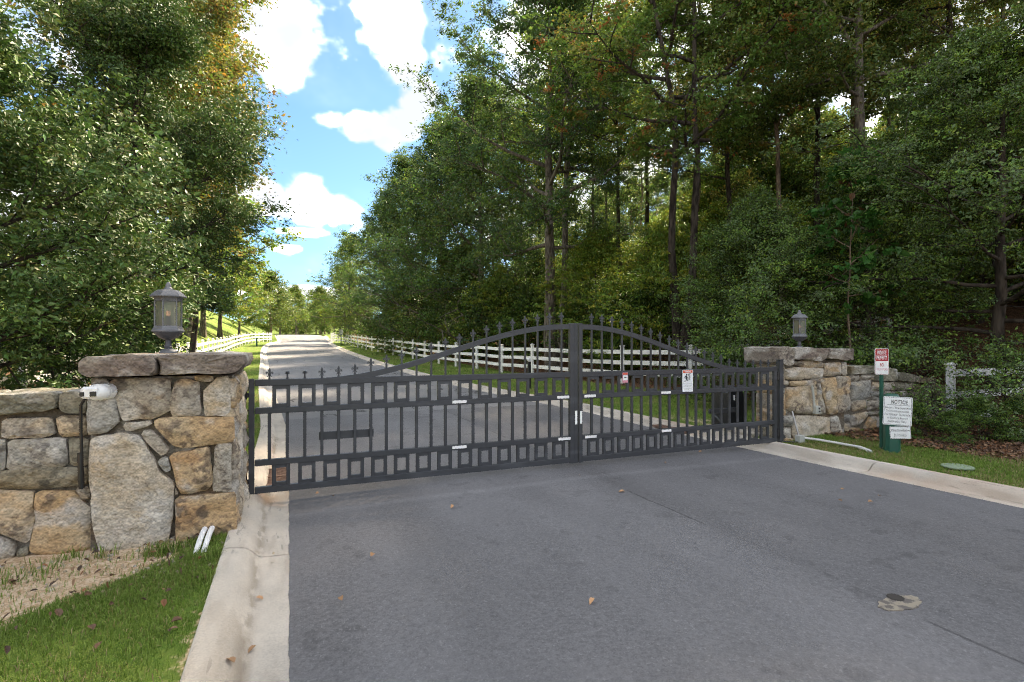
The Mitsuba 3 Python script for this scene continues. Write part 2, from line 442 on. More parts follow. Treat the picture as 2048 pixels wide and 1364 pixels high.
def gz_right(o, y):
    o, y = np.broadcast_arrays(np.asarray(o, float), np.asarray(y, float))
    z = ROADZ(y) + 0.085 + 0.045 * np.clip(o, 0, 4) * np.clip((y - 1) / 5 + 0.3, 0.3, 1)
    z = z + 17 * np.tanh(0.40 * np.clip(o - 4.6, 0, None) / 17)
    return z + 0.06 * (meshkit.noise(np.stack([o * 1.1, y * 1.1, o * 0], -1), 8) - 0.5) * np.clip(o * 2, 0, 1)


def gz(x, y):
    l, r = LEFT(y) - KW - x, x - RIGHT(y) - KW
    return np.where(l > 0, gz_left(np.maximum(l, 0), y), np.where(r > 0, gz_right(np.maximum(r, 0), y), ROADZ(y)))


def left_masks(o, y, x):
    grass = np.clip((3.2 - o) / 0.8, 0, 1) + (y > 18) * 0.8
    d = -0.98 - y
    w = 0.45 + 1.0 * np.clip(-4.02 - x, 0, 1.6)
    dirt = np.clip((w - d) / 0.22 + 0.4, 0, 1) * (d > -0.4) * np.clip((-3.95 - x) / 0.12, 0, 1) + 0.55 * (np.abs(y + 2.85) < 0.5) * (o < 0.15)
    return np.clip(grass, 0, 1), np.clip(dirt, 0, 1)


def right_masks(o, y, x):
    lim = np.where(y < 0.3, 1.45 + 0.12 * np.clip(-y, 0, 6), 3.3)
    grass = np.clip((lim - o) / 0.5 + 0.5, 0, 1)
    dirt = 0.5 * np.exp(-((x - 4.0) / 0.5) ** 2 - ((y - 2.2) / 1.2) ** 2)
    return grass, dirt


def ground_sheet(side):
    ys = rows(-25, 115, 0.3, 2.5)
    o = np.concatenate([[0], np.cumsum(np.concatenate([np.full(22, 0.2), 0.2 * 1.14 ** np.arange(1, 36)]))])
    O, Y = np.meshgrid(o, ys)
    if side < 0:
        X = LEFT(Y) - KW + 0.03 - O
        Z, m = gz_left(O, Y), left_masks(O, Y, X)
    else:
        X = RIGHT(Y) + KW - 0.03 + O
        Z, m = gz_right(O, Y), right_masks(O, Y, X)
    f = grid_faces(*O.shape)
    if side < 0:
        f = f[:, ::-1]
    V = np.stack([X, Y, Z], -1).reshape(-1, 3)
    return mikit.ply((V, f), "m_soil", smooth=True, uv=np.stack([m[0].ravel(), m[1].ravel()], 1))


structure("ground", ground_sheet(-1), "grassy ground and bank left of the road")
structure("hillside", ground_sheet(1), "verge and wooded hillside right of the road")
n = 40
X, Y = np.meshgrid(np.linspace(-400, 400, n), np.linspace(114.5, 700, n))
Z = 3.2 + 14 * np.clip((Y - 160) / 300, 0, 1) + 10 * np.clip((np.abs(X + 20) - 25) / 200, 0, 1)
structure("field", mikit.ply((np.stack([X, Y, Z], -1).reshape(-1, 3), grid_faces(n, n)), "m_soil", smooth=True, uv=np.tile([[1.0, 0.0]], (n * n, 1))), "distant grassy ground past the end of the road")

# ----------------------------------------------------------------------------- stone pillars and walls
LEFT_PILLAR = [
    [(-4.67, 1.17), (-4.64, 1.30), (-4.61, 1.34), (-4.55, 1.34), (-4.50, 1.18), (-4.47, 1.01), (-4.54, 0.94), (-4.67, 0.93)],
    [(-4.54, 1.33), (-4.14, 1.33), (-4.15, 1.08), (-4.27, 1.02), (-4.46, 1.02), (-4.49, 1.16), (-4.52, 1.25)],
    [(-4.46, 1.00), (-4.27, 1.01), (-4.26, 0.98), (-4.43, 0.93)],
    [(-4.12, 1.31), (-4.04, 1.32), (-3.96, 1.30), (-3.94, 1.03), (-4.13, 1.03), (-4.16, 1.16)],
    [(-3.92, 1.23), (-3.83, 1.33), (-3.75, 1.34), (-3.73, 1.06), (-3.76, 1.02), (-3.92, 1.02)],
    [(-4.04, 1.35), (-3.85, 1.34), (-3.86, 1.29), (-3.95, 1.30), (-4.04, 1.33)],
    [(-4.25, 1.02), (-4.11, 1.03), (-3.71, 1.01), (-3.71, 0.81), (-4.07, 0.78), (-4.12, 0.80), (-4.25, 0.96)],
    [(-4.35, 0.93), (-4.27, 0.94), (-4.15, 0.77), (-4.21, 0.73), (-4.28, 0.82)],
    [(-4.24, 0.70), (-4.17, 0.73), (-4.14, 0.62), (-4.18, 0.60)],
    [(-4.65, 0.90), (-4.45, 0.93), (-4.34, 0.89), (-4.25, 0.70), (-4.20, 0.59), (-4.12, 0.51), (-4.13, 0.30), (-4.17, 0.02), (-4.32, -0.01), (-4.59, 0.05), (-4.63, 0.23), (-4.66, 0.69)],
    [(-4.16, 0.74), (-3.89, 0.79), (-3.86, 0.48), (-3.90, 0.44), (-4.07, 0.42), (-4.10, 0.48)],
    [(-3.85, 0.80), (-3.73, 0.80), (-3.73, 0.41), (-3.86, 0.43)],
    [(-4.12, 0.40), (-4.07, 0.41), (-3.70, 0.40), (-3.69, 0.10), (-3.75, 0.06), (-4.04, 0.02), (-4.11, 0.06)],
    [(-4.15, 0.12), (-4.12, 0.11), (-4.11, 0.02), (-4.16, 0.01)],
    [(-4.12, 0.49), (-4.10, 0.46), (-4.09, 0.43), (-4.12, 0.42)],
]
LEFT_WALL = [
    [(-5.19, 1.06), (-4.90, 1.06), (-4.89, 0.93), (-4.97, 0.91), (-5.19, 0.92)],
    [(-4.88, 1.06), (-4.70, 1.06), (-4.70, 0.91), (-4.86, 0.91)],
    [(-5.23, 0.92), (-5.17, 0.91), (-5.17, 0.69), (-5.23, 0.69)],
    [(-5.16, 0.91), (-4.82, 0.90), (-4.81, 0.69), (-5.16, 0.69)],
    [(-4.81, 0.90), (-4.69, 0.89), (-4.69, 0.68), (-4.80, 0.69)],
    [(-5.27, 0.69), (-4.88, 0.69), (-4.69, 0.67), (-4.69, 0.54), (-5.01, 0.54), (-5.27, 0.58)],
    [(-5.24, 0.56), (-5.01, 0.53), (-5.02, 0.41), (-5.00, 0.33), (-5.04, 0.14), (-5.20, 0.25), (-5.24, 0.27)],
    [(-5.00, 0.53), (-4.78, 0.51), (-4.67, 0.37), (-4.65, 0.05), (-4.85, 0.03), (-5.04, 0.08), (-5.00, 0.33), (-5.01, 0.41)],
    [(-4.78, 0.53), (-4.68, 0.53), (-4.68, 0.42), (-4.72, 0.43)],
    [(-5.24, 0.24), (-5.20, 0.23), (-5.11, 0.16), (-5.12, 0.05), (-5.24, 0.06)],
    [(-5.10, 0.13), (-5.04, 0.13), (-5.05, 0.06), (-5.11, 0.06)],
]
LEFT_WALL_CAP = [
    [(-5.27, 1.24), (-4.86, 1.25), (-4.86, 1.12), (-4.95, 1.10), (-5.27, 1.09)],
    [(-4.85, 1.25), (-4.69, 1.24), (-4.69, 1.08), (-4.78, 1.07), (-4.85, 1.11)],
]
RIGHT_PILLAR = [
    [(4.05, 1.31), (4.50, 1.33), (4.72, 1.27), (4.70, 1.20), (4.29, 1.20), (4.06, 1.26)],
    [(3.82, 1.19), (4.13, 1.22), (4.72, 1.19), (4.70, 1.05), (4.13, 1.02), (3.87, 1.03)],
    [(4.73, 1.27), (5.12, 1.29), (5.14, 1.07), (4.72, 1.06)],
    [(5.14, 1.28), (5.27, 1.29), (5.27, 1.07), (5.15, 1.07)],
    [(3.81, 1.01), (3.92, 1.01), (3.93, 0.94), (3.80, 0.94)],
    [(3.94, 1.00), (4.54, 1.00), (4.55, 0.92), (3.97, 0.92)],
    [(3.85, 0.90), (4.54, 0.92), (4.59, 0.43), (4.13, 0.48), (3.97, 0.52), (3.86, 0.58)],
    [(4.55, 1.00), (4.63, 1.00), (4.68, 0.74), (4.76, 0.54), (4.74, 0.43), (4.61, 0.43)],
    [(4.65, 1.01), (5.01, 1.04), (5.02, 0.43), (4.85, 0.43), (4.70, 0.74)],
    [(5.02, 1.05), (5.34, 1.05), (5.35, 0.49), (5.05, 0.43)],
    [(3.74, 0.92), (3.83, 0.92), (3.84, 0.81), (3.75, 0.80)],
    [(3.74, 0.79), (3.84, 0.80), (3.85, 0.55), (3.87, 0.48), (3.74, 0.49)],
    [(3.74, 0.47), (4.07, 0.45), (3.99, 0.28), (3.75, 0.30)],
    [(3.75, 0.28), (3.97, 0.27), (3.97, 0.10), (4.05, 0.01), (3.75, 0.08)],
    [(4.01, 0.34), (4.10, 0.45), (4.44, 0.44), (4.85, 0.38), (4.88, -0.08), (4.63, -0.09), (4.10, -0.03), (4.05, 0.07), (3.99, 0.16)],
    [(4.87, 0.38), (5.05, 0.40), (5.12, 0.25), (5.14, 0.00), (4.90, -0.08)],
]
RIGHT_WALL = [
    [(5.51, 1.06), (5.77, 1.05), (5.77, 0.98), (5.66, 0.93), (5.51, 0.95)],
    [(5.80, 1.05), (6.16, 1.05), (6.15, 0.96), (5.81, 0.97)],
    [(5.51, 0.93), (6.06, 0.95), (6.07, 0.75), (6.02, 0.66), (5.89, 0.62), (5.54, 0.62)],
    [(6.10, 0.92), (6.71, 0.90), (6.71, 0.75), (6.10, 0.77)],
    [(6.07, 0.75), (6.71, 0.73), (6.71, 0.61), (6.09, 0.67)],
    [(5.54, 0.60), (5.93, 0.61), (5.95, 0.48), (5.59, 0.42)],
    [(5.97, 0.59), (6.37, 0.59), (6.37, 0.41), (5.97, 0.42)],
    [(5.98, 0.41), (6.37, 0.39), (6.37, 0.32), (6.00, 0.34)],
    [(5.27, 0.38), (5.54, 0.38), (5.52, 0.26), (5.34, 0.28)],
    [(5.55, 0.37), (5.98, 0.41), (6.00, 0.33), (5.79, 0.19), (5.54, 0.17)],
    [(5.54, 0.15), (5.74, 0.15), (6.17, -0.10), (5.52, -0.08)],
    [(6.01, 0.31), (6.23, 0.31), (6.14, -0.02), (5.86, 0.11)],
    [(6.24, 0.31), (6.60, 0.29), (6.59, -0.16), (6.16, -0.08)],
    [(5.32, 0.25), (5.51, 0.22), (5.51, -0.09), (5.37, -0.08)],
    [(6.39, 0.59), (6.95, 0.59), (6.96, 0.46), (6.39, 0.41)],
    [(6.39, 0.40), (6.95, 0.45), (6.96, 0.29), (6.39, 0.32)],
    [(6.62, 0.29), (6.96, 0.27), (6.96, -0.09), (6.61, -0.15)],
    [(6.99, 0.58), (7.62, 0.59), (7.62, 0.44), (7.00, 0.46)],
    [(7.00, 0.44), (7.34, 0.45), (7.31, -0.06), (6.98, -0.07)],
    [(7.36, 0.44), (7.62, 0.42), (7.62, 0.29), (7.36, 0.30)],
    [(7.34, 0.29), (7.88, 0.26), (7.82, -0.00), (7.32, -0.05)],
    [(6.73, 0.90), (7.20, 0.87), (7.20, 0.73), (6.73, 0.75)],
    [(6.73, 0.73), (7.62, 0.72), (7.62, 0.61), (6.73, 0.61)],
    [(7.22, 0.87), (7.62, 0.82), (7.62, 0.73), (7.22, 0.73)],
]
RIGHT_WALL_CAP = [
    [(5.46, 1.21), (6.28, 1.20), (6.19, 1.08), (5.47, 1.06)],
    [(6.29, 1.19), (6.71, 1.14), (6.71, 0.92), (6.11, 0.94), (6.20, 1.07)],
    [(6.73, 1.09), (7.20, 1.03), (7.20, 0.89), (6.73, 0.92)],
    [(7.22, 1.01), (7.82, 0.94), (7.82, 0.83), (7.22, 0.88)],
]
RIGHT_CAP = [
    [(3.58, 1.54), (3.93, 1.54), (3.95, 1.28), (3.83, 1.24), (3.70, 1.27), (3.60, 1.29)],
    [(3.93, 1.54), (4.16, 1.53), (4.53, 1.52), (4.75, 1.51), (4.69, 1.35), (4.53, 1.30), (4.21, 1.34), (3.95, 1.34)],
    [(4.75, 1.51), (5.32, 1.51), (5.31, 1.31), (5.02, 1.32), (4.72, 1.35)],
]


def stone_mesh(poly, origin, ux, nrm, seed, proud=0.03, back=0.08, fine=0.034):
    """A rough stone whose outline poly lies in the plane (ux, z) at origin; it bulges along nrm."""
    r = np.random.default_rng(seed)
    pg = Polygon(poly).buffer(0)
    pg = pg.buffer(-0.018).buffer(0.018, join_style=1, quad_segs=2)
    if pg.is_empty:
        pg = Polygon(poly).buffer(-0.004)
    if pg.geom_type != "Polygon":
        pg = max(pg.geoms, key=lambda g: g.area)
    length = pg.exterior.length
    nb = max(10, int(length / fine))
    b = np.array([pg.exterior.interpolate(k / nb, normalized=True).coords[0] for k in range(nb)])
    c = b.mean(0)
    wob = meshkit.noise(np.stack([b[:, 0] * 14, b[:, 1] * 14, np.full(nb, seed * 1.7)], 1), seed) - 0.5
    wob2 = meshkit.noise(np.stack([b[:, 0] * 38, b[:, 1] * 38, np.full(nb, seed * 1.7)], 1), seed + 5) - 0.5
    out = (b - c) / (np.linalg.norm(b - c, axis=1, keepdims=True) + 1e-9)
    b = b + out * (0.016 * wob + 0.010 * wob2)[:, None]
    pg = Polygon(b).buffer(0)
    if pg.geom_type != "Polygon":
        pg = max(pg.geoms, key=lambda g: g.area)
    x0, y0, x1, y1 = pg.bounds
    gx, gy = np.meshgrid(np.arange(x0, x1, fine), np.arange(y0, y1, fine))
    g = np.stack([gx.ravel(), gy.ravel()], 1) + r.uniform(-0.3, 0.3, (gx.size, 2)) * fine
    pts = shapely.points(g)
    dist = shapely.distance(pts, pg.exterior)
    g = g[shapely.contains(pg, pts) & (dist > fine * 0.42)]
    P = np.vstack([b, g])
    tri = Delaunay(P).simplices
    cen = P[tri].mean(1)
    tri = tri[shapely.contains(pg.buffer(0.002), shapely.points(cen))]
    a, d = P[tri[:, 1]] - P[tri[:, 0]], P[tri[:, 2]] - P[tri[:, 0]]
    flip = (a[:, 0] * d[:, 1] - a[:, 1] * d[:, 0]) < 0
    tri[flip] = tri[flip][:, ::-1]
    dist = shapely.distance(shapely.points(P), pg.exterior)
    big = np.sqrt(pg.area)
    tilt = r.normal(0, 0.05, 2)
    q = np.stack([P[:, 0], P[:, 1], np.full(len(P), seed * 0.37)], 1)
    facet = meshkit.noise(q * 7.5, seed) + 0.5 * meshkit.noise(q * 17, seed + 1) + 0.30 * meshkit.noise(q * 40, seed + 2)
    h = proud * (1 - np.exp(-dist / 0.016)) + (0.048 + 0.045 * big) * (facet - 0.9) * np.clip(dist / 0.05, 0, 1) + ((P - P.mean(0)) @ tilt) * np.clip(dist / 0.03, 0, 1)
    h = np.maximum(h, -0.004)
    h[:nb] = 0.002
    V = np.vstack([np.column_stack([P, h]), np.column_stack([P[:nb], np.full(nb, -back)])])
    i = np.arange(nb)
    j = (i + 1) % nb
    n0 = len(P)
    side = np.vstack([np.stack([j, i, n0 + i], 1), np.stack([j, n0 + i, n0 + j], 1)])
    area = 0.5 * np.sum(b[:, 0] * np.roll(b[:, 1], -1) - np.roll(b[:, 0], -1) * b[:, 1])
    if area < 0:
        side = side[:, ::-1]
    ux, nrm, origin = np.asarray(ux, float), np.asarray(nrm, float), np.asarray(origin, float)
    W = origin + V[:, :1] * ux + V[:, 1:2] * np.array([0, 0, 1.0]) + V[:, 2:3] * nrm
    F = np.vstack([tri, side])
    if np.dot(np.cross(ux, [0, 0, 1.0]), nrm) < 0:
        F = F[:, ::-1]
    return trimesh.Trimesh(W, F, process=False)


def slab(poly, d0, d1, seed, origin_y, jag=0.021):
    """A cap stone: the outline poly in the xz plane, running back from y = d0 to d1, with broken faces."""
    pg = Polygon(poly).buffer(-0.012).buffer(0.009, join_style=1, quad_segs=2)
    nb = max(16, int(pg.exterior.length / 0.034))
    b = np.array([pg.exterior.interpolate(k / nb, normalized=True).coords[0] for k in range(nb)])
    if np.sum(b[:, 0] * np.roll(b[:, 1], -1) - np.roll(b[:, 0], -1) * b[:, 1]) < 0:
        b = b[::-1]
    c = b.mean(0)
    ys = np.concatenate([[d0, d0, d0, d0 + 0.018], np.linspace(d0 + 0.06, d1 - 0.05, 9), [d1 - 0.015, d1, d1]])
    sc = np.concatenate([[0.0, 0.5, 0.95, 0.99], np.ones(9), [0.99, 0.94, 0.0]])
    rings = []
    for y, s in zip(ys, sc):
        p = c + (b - c) * s
        q = np.column_stack([p[:, 0], np.full(nb, y), p[:, 1]])
        k = meshkit.noise(q * 9, seed) + 0.5 * meshkit.noise(q * 21, seed + 3) - 0.75
        k2 = meshkit.noise(q * 8 + 40, seed + 9) + 0.5 * meshkit.noise(q * 24, seed + 4) - 0.75
        dirn = (b - c) / (np.linalg.norm(b - c, axis=1, keepdims=True) + 1e-9)
        q[:, [0, 2]] += dirn * (jag * 1.5 * k * (s > 0))[:, None]
        q[:, 1] += jag * 2.2 * k2
        rings.append(q)
    V = np.vstack(rings)
    nr = len(rings)
    i, j = np.meshgrid(np.arange(nr - 1), np.arange(nb), indexing="ij")
    k = (j + 1) % nb
    f = np.stack([i * nb + j, i * nb + k, (i + 1) * nb + k, (i + 1) * nb + j], -1).reshape(-1, 4)
    tri = np.vstack([f[:, [0, 1, 2]], f[:, [0, 2, 3]]])
    m = trimesh.Trimesh(V, tri, process=False)
    if m.volume < 0:
        m.invert()
    return m


def random_courses(x0, x1, z0, z1, seed, hs=(0.16, 0.34), ws=(0.2, 0.5)):
    r = np.random.default_rng(seed)
    out, z = [], z0
    while z < z1 - 0.05:
        h = min(r.uniform(*hs), z1 - z)
        if z1 - (z + h) < 0.1:
            h = z1 - z
        x = x0
        while x < x1 - 0.03:
            w = min(r.uniform(*ws), x1 - x)
            if x1 - (x + w) < 0.12:
                w = x1 - x
            j = lambda: r.uniform(-0.018, 0.018)  # noqa: E731
            out.append([(x + j(), z + j()), (x + w + j(), z + j()), (x + w + j(), z + h + j()), (x + w * 0.5, z + h + j()), (x + j(), z + h + j())])
            x += w
        z += h
    return out


def tone(k, order):
    return order[k % len(order)]


def lay(parent, polys, origin, ux, nrm, seed, tones, proud=0.03):
    for k, p in enumerate(polys):
        part(parent, "stone", mikit.ply(stone_mesh(p, origin, ux, nrm, seed + k, proud), tones[k % len(tones)], smooth=32))


# left pillar
LP = thing("stone_pillar", "stout rubble stone pillar with two dark cap slabs and the larger lantern, holding the left gate leaf", "pillar")
part(LP, "mortar_core", mikit.ply(box(-4.195, -0.46, 0.62, 0.93, 1.15, 1.44), "m_mortar"))
lay(LP, LEFT_PILLAR, (0, -1.085, 0), (1, 0, 0), (0, -1, 0), 100,
    ["m_rock_blue", "m_rock_tan", "m_rock_grey", "m_rock_tan", "m_rock_pale", "m_rock_tan", "m_rock_gold", "m_rock_grey", "m_rock_blue", "m_rock_pale", "m_rock_gold", "m_rock_grey", "m_rock_gold", "m_rock_tan", "m_rock_grey"])
lay(LP, random_courses(-1.07, 0.08, -0.02, 1.31, 7), (-3.715, 0, 0), (0, 1, 0), (1, 0, 0), 140, ["m_rock_tan", "m_rock_pale", "m_rock_grey", "m_rock_gold"], 0.022)
part(LP, "cap_stone", mikit.ply(slab([(-4.69, 1.47), (-4.65, 1.508), (-4.35, 1.51), (-4.235, 1.51), (-4.22, 1.42), (-4.23, 1.355), (-4.50, 1.352), (-4.63, 1.350), (-4.70, 1.40)], -1.22, 0.17, 21, 0), "m_rock_cap", smooth=35))
part(LP, "cap_stone", mikit.ply(slab([(-4.225, 1.51), (-3.90, 1.52), (-3.64, 1.505), (-3.625, 1.44), (-3.67, 1.375), (-3.75, 1.352), (-4.0, 1.36), (-4.21, 1.352), (-4.205, 1.42)], -1.2, 0.17, 25, 0), "m_rock_cap", smooth=35))

# left wing wall
LW = thing("stone_wall", "low mossy grey rubble wall running off behind the white camera, beside the left pillar", "wall")
part(LW, "mortar_core", mikit.ply(box(-6.78, -0.74, 0.54, 4.2, 0.42, 1.14), "m_mortar"))
lay(LW, LEFT_WALL, (0, -0.985, 0), (1, 0, 0), (0, -1, 0), 200, ["m_rock_grey", "m_rock_tan", "m_rock_blue", "m_rock_blue", "m_rock_moss", "m_rock_moss", "m_rock_tan", "m_rock_gold", "m_rock_grey", "m_rock_grey", "m_rock_moss"])
lay(LW, random_courses(-8.8, -5.28, 0.02, 1.06, 31), (0, -0.985, 0), (1, 0, 0), (0, -1, 0), 230, ["m_rock_grey", "m_rock_moss", "m_rock_tan", "m_rock_blue"])
x = -5.27
part(LW, "cap_stone", mikit.ply(slab([(-5.30, 1.235), (-4.865, 1.245), (-4.865, 1.13), (-4.95, 1.10), (-5.30, 1.09)], -1.05, -0.5, 41, 0), "m_rock_moss", smooth=35))
part(LW, "cap_stone", mikit.ply(slab([(-4.855, 1.245), (-4.685, 1.24), (-4.685, 1.085), (-4.78, 1.075), (-4.855, 1.115)], -1.05, -0.5, 43, 0), "m_rock_moss", smooth=35))
for k in range(5):
    x1 = x - 0.7
    part(LW, "cap_stone", mikit.ply(slab([(x1, 1.23), (x - 0.03, 1.24), (x - 0.03, 1.09), (x1, 1.08)], -1.05, -0.5, 50 + k, 0), "m_rock_moss", smooth=35))
    x = x1

# right pillar
RP = thing("stone_pillar", "tan rubble stone pillar holding the right gate leaf, beside the green sign post", "pillar")
part(RP, "mortar_core", mikit.ply(box(4.545, 0.39, 0.64, 1.45, 0.46, 1.36), "m_mortar"))
lay(RP, RIGHT_PILLAR, (0, 0.115, 0), (1, 0, 0), (0, -1, 0), 300,
    ["m_rock_tan", "m_rock_pale", "m_rock_tan", "m_rock_grey", "m_rock_grey", "m_rock_gold", "m_rock_tan", "m_rock_grey", "m_rock_gold", "m_rock_tan", "m_rock_grey", "m_rock_gold", "m_rock_blue", "m_rock_grey", "m_rock_pale", "m_rock_grey"], 0.035)
lay(RP, random_courses(-0.62, -0.13, -0.02, 1.31, 17), (3.79, 0, 0), (0, -1, 0), (-1, 0, 0), 340, ["m_rock_tan", "m_rock_pale", "m_rock_gold"], 0.022)
for k, p in enumerate(RIGHT_CAP):
    part(RP, "cap_stone", mikit.ply(slab(p, 0.02, 0.70, 60 + k, 0, 0.017), "m_rock_cap", smooth=35))
lay(RP, [[(3.62, -0.02), (4.02, -0.02), (4.04, 0.10), (3.66, 0.13)]], (0, 0.04, 0), (1, 0, 0), (0, -1, 0), 370, ["m_rock_gold"])

# right wing wall
RW = thing("stone_wall", "rubble wall stepping down into the shade behind the green sign post", "wall")
core = Polygon([(5.27, -0.1), (8.4, -0.1), (8.4, 0.78), (7.2, 0.90), (6.7, 0.95), (6.2, 1.08), (5.27, 1.10)])
m = trimesh.creation.extrude_polygon(core, 0.42)
m.apply_transform(np.array([[1, 0, 0, 0], [0, 0, -1, 0.67], [0, 1, 0, 0], [0, 0, 0, 1.0]]))
part(RW, "mortar_core", mikit.ply(m, "m_mortar"))
lay(RW, RIGHT_WALL, (0, 0.24, 0), (1, 0, 0), (0, -1, 0), 400, ["m_rock_grey", "m_rock_grey", "m_rock_blue", "m_rock_tan", "m_rock_blue", "m_rock_tan", "m_rock_grey", "m_rock_grey", "m_rock_blue", "m_rock_tan", "m_rock_gold", "m_rock_gold", "m_rock_tan", "m_rock_tan", "m_rock_grey", "m_rock_moss", "m_rock_tan", "m_rock_moss", "m_rock_tan", "m_rock_moss", "m_rock_tan", "m_rock_moss", "m_rock_moss", "m_rock_moss"], 0.034)
for k, p in enumerate(RIGHT_WALL_CAP):
    part(RW, "cap_stone", mikit.ply(slab(p, 0.17, 0.70, 80 + k, 0, 0.015), "m_rock_moss", smooth=35))

# ----------------------------------------------------------------------------- lanterns on the pillars
def hexa(profile):
    return lathe(profile, 6, math.radians(17))


def lantern(x, y, z, label, s=1.0, yaw=0.0):
    t = thing("pillar_lantern", label, "lantern", "lanterns on the gate pillars")
    M = T().translate([x, y, z]).rotate([0, 0, 1], yaw).scale([0.88 * s, 0.88 * s, s])
    put = lambda kind, mesh, mat, sm=30, lab=None: part(t, kind, {**mikit.ply(mesh, mat, smooth=sm), "to_world": M}, lab)  # noqa: E731
    put("base", lathe([(0, 0), (0.078, 0), (0.078, 0.012), (0.058, 0.03), (0.044, 0.038), (0, 0.038)]), "m_pewter")
    put("stem", lathe([(0, 0.036), (0.032, 0.036), (0.032, 0.05), (0.037, 0.055), (0.032, 0.06), (0.026, 0.105), (0.03, 0.118), (0, 0.12)]), "m_dark_pewter")
    put("bowl", lathe([(0, 0.112), (0.035, 0.115), (0.075, 0.132), (0.115, 0.165), (0.128, 0.182), (0.128, 0.19), (0, 0.19)]), "m_dark_pewter")
    put("gallery", hexa([(0, 0.188), (0.143, 0.188), (0.143, 0.198), (0.134, 0.205), (0.118, 0.232), (0.118, 0.238), (0, 0.238)]), "m_pewter", False)
    for k in range(6):
        a = math.radians(17 + 60 * k)
        put("corner_bar", box(0.112 * math.cos(a), 0.112 * math.sin(a), 0.345, 0.014, 0.014, 0.216, 0.003), "m_pewter", False)
        b = a + math.radians(30)
        r = 0.105 * math.cos(math.radians(30))
        w = 0.094
        u = np.array([-math.sin(b), math.cos(b), 0])
        c = np.array([r * math.cos(b), r * math.sin(b), 0.345])
        V = np.array([c - u * w / 2 - [0, 0, 0.106], c + u * w / 2 - [0, 0, 0.106], c + u * w / 2 + [0, 0, 0.106], c - u * w / 2 + [0, 0, 0.106]])
        put("pane", (V, np.array([[0, 1, 2, 3]])), "m_glass", False)
        for e in np.linspace(-0.36, 0.36, 5):
            q = c + u * w * e
            put("leaf_ornament", box(q[0] * 1.14, q[1] * 1.14, 0.218, 0.011, 0.011, 0.022, 0.003), "m_pewter", False) if x < 0 and k in (3, 4, 5) else None
    put("frieze", hexa([(0.09, 0.452), (0.117, 0.452), (0.117, 0.458), (0.126, 0.482), (0.13, 0.49), (0, 0.49)]), "m_pewter", False)
    put("roof", hexa([(0, 0.486), (0.156, 0.486), (0.158, 0.494), (0.148, 0.503), (0.112, 0.535), (0.09, 0.547), (0.042, 0.556), (0, 0.556)]), "m_pewter", False)
    put("knob", lathe([(0, 0.552), (0.040, 0.555), (0.036, 0.566), (0.026, 0.575), (0.026, 0.59), (0.02, 0.605), (0.010, 0.618), (0, 0.62)]), "m_pewter")
    put("socket", lathe([(0, 0.238), (0.024, 0.238), (0.024, 0.312), (0.018, 0.318), (0, 0.318)]), "m_black")
    b = trimesh.creation.icosphere(2, 0.021)
    b.apply_scale((1, 1, 1.35))
    b.apply_translation((0, 0, 0.345))
    put("bulb", b, "m_bulb", True)
    return t


lantern(-4.275, -0.46, 1.512, "larger-looking pewter lantern with a visible bulb, on the pillar in front of the glossy holly", 1.0, 0)
lantern(4.42, 0.32, 1.512, "pewter lantern on the pillar beside the private property sign", 1.02, 24)

# ----------------------------------------------------------------------------- the gate
def fleur(h=0.116, t=0.010):
    spear = Polygon([(0, 1), (0.075, 0.86), (0.115, 0.72), (0.07, 0.56), (0.045, 0.42), (-0.045, 0.42), (-0.07, 0.56), (-0.115, 0.72), (-0.075, 0.86)])
    curl = LineString([(0.03, 0.40), (0.10, 0.52), (0.19, 0.62), (0.26, 0.60), (0.27, 0.50), (0.21, 0.47)]).buffer(0.042, quad_segs=2)
    tail = LineString([(0.03, 0.36), (0.11, 0.30), (0.17, 0.22)]).buffer(0.035, quad_segs=2)
    band = shapely.box(-0.12, 0.36, 0.12, 0.43)
    stem = Polygon([(-0.05, 0.38), (0.05, 0.38), (0.075, 0.10), (0.10, 0.06), (0.10, 0), (-0.10, 0), (-0.10, 0.06), (-0.075, 0.10)])
    sh = shapely.union_all([spear, curl, affinity.scale(curl, -1, 1, origin=(0, 0)), tail, affinity.scale(tail, -1, 1, origin=(0, 0)), band, stem]).simplify(0.008)
    m = trimesh.creation.extrude_polygon(affinity.scale(sh, h, h, origin=(0, 0)), t)
    m.apply_translation((0, 0, -t / 2))
    m.apply_transform(np.array([[1, 0, 0, 0], [0, 0, -1, 0], [0, 1, 0, 0], [0, 0, 0, 1.0]]))
    core = lathe([(0, 0), (0.012, 0), (0.009, 0.018), (0.006, 0.04), (0.011, 0.047), (0.011, 0.054), (0.005, 0.062), (0.009, 0.085), (0, 0.116)], 8)
    return cat([m, core])


def stub():
    m = lathe([(0, 0), (0.013, 0), (0.009, 0.02), (0.007, 0.045), (0.014, 0.055), (0.014, 0.066), (0.02, 0.076), (0.0, 0.08)], 8)
    return cat([m, box(0, 0, 0.058, 0.05, 0.01, 0.012, 0.003)])


FLEUR, STUB = mikit.ply(fleur(), "m_iron", smooth=35), mikit.ply(stub(), "m_iron", smooth=35)
RAILS = [(1.17, 1.235), (0.892, 0.952), (0.372, 0.432), (0.098, 0.162)]


def square_frame(w, z0, z1):
    h, b = z1 - z0, 0.036
    return cat([box(-w / 2 + b / 2, 0, z0 + h / 2, b, 0.034, h, 0.003), box(w / 2 - b / 2, 0, z0 + h / 2, b, 0.034, h, 0.003),
                box(0, 0, z1 - b / 2, w - 2 * b, 0.030, b - 0.002), box(0, 0, z0 + b / 2, w - 2 * b, 0.030, b - 0.002)])


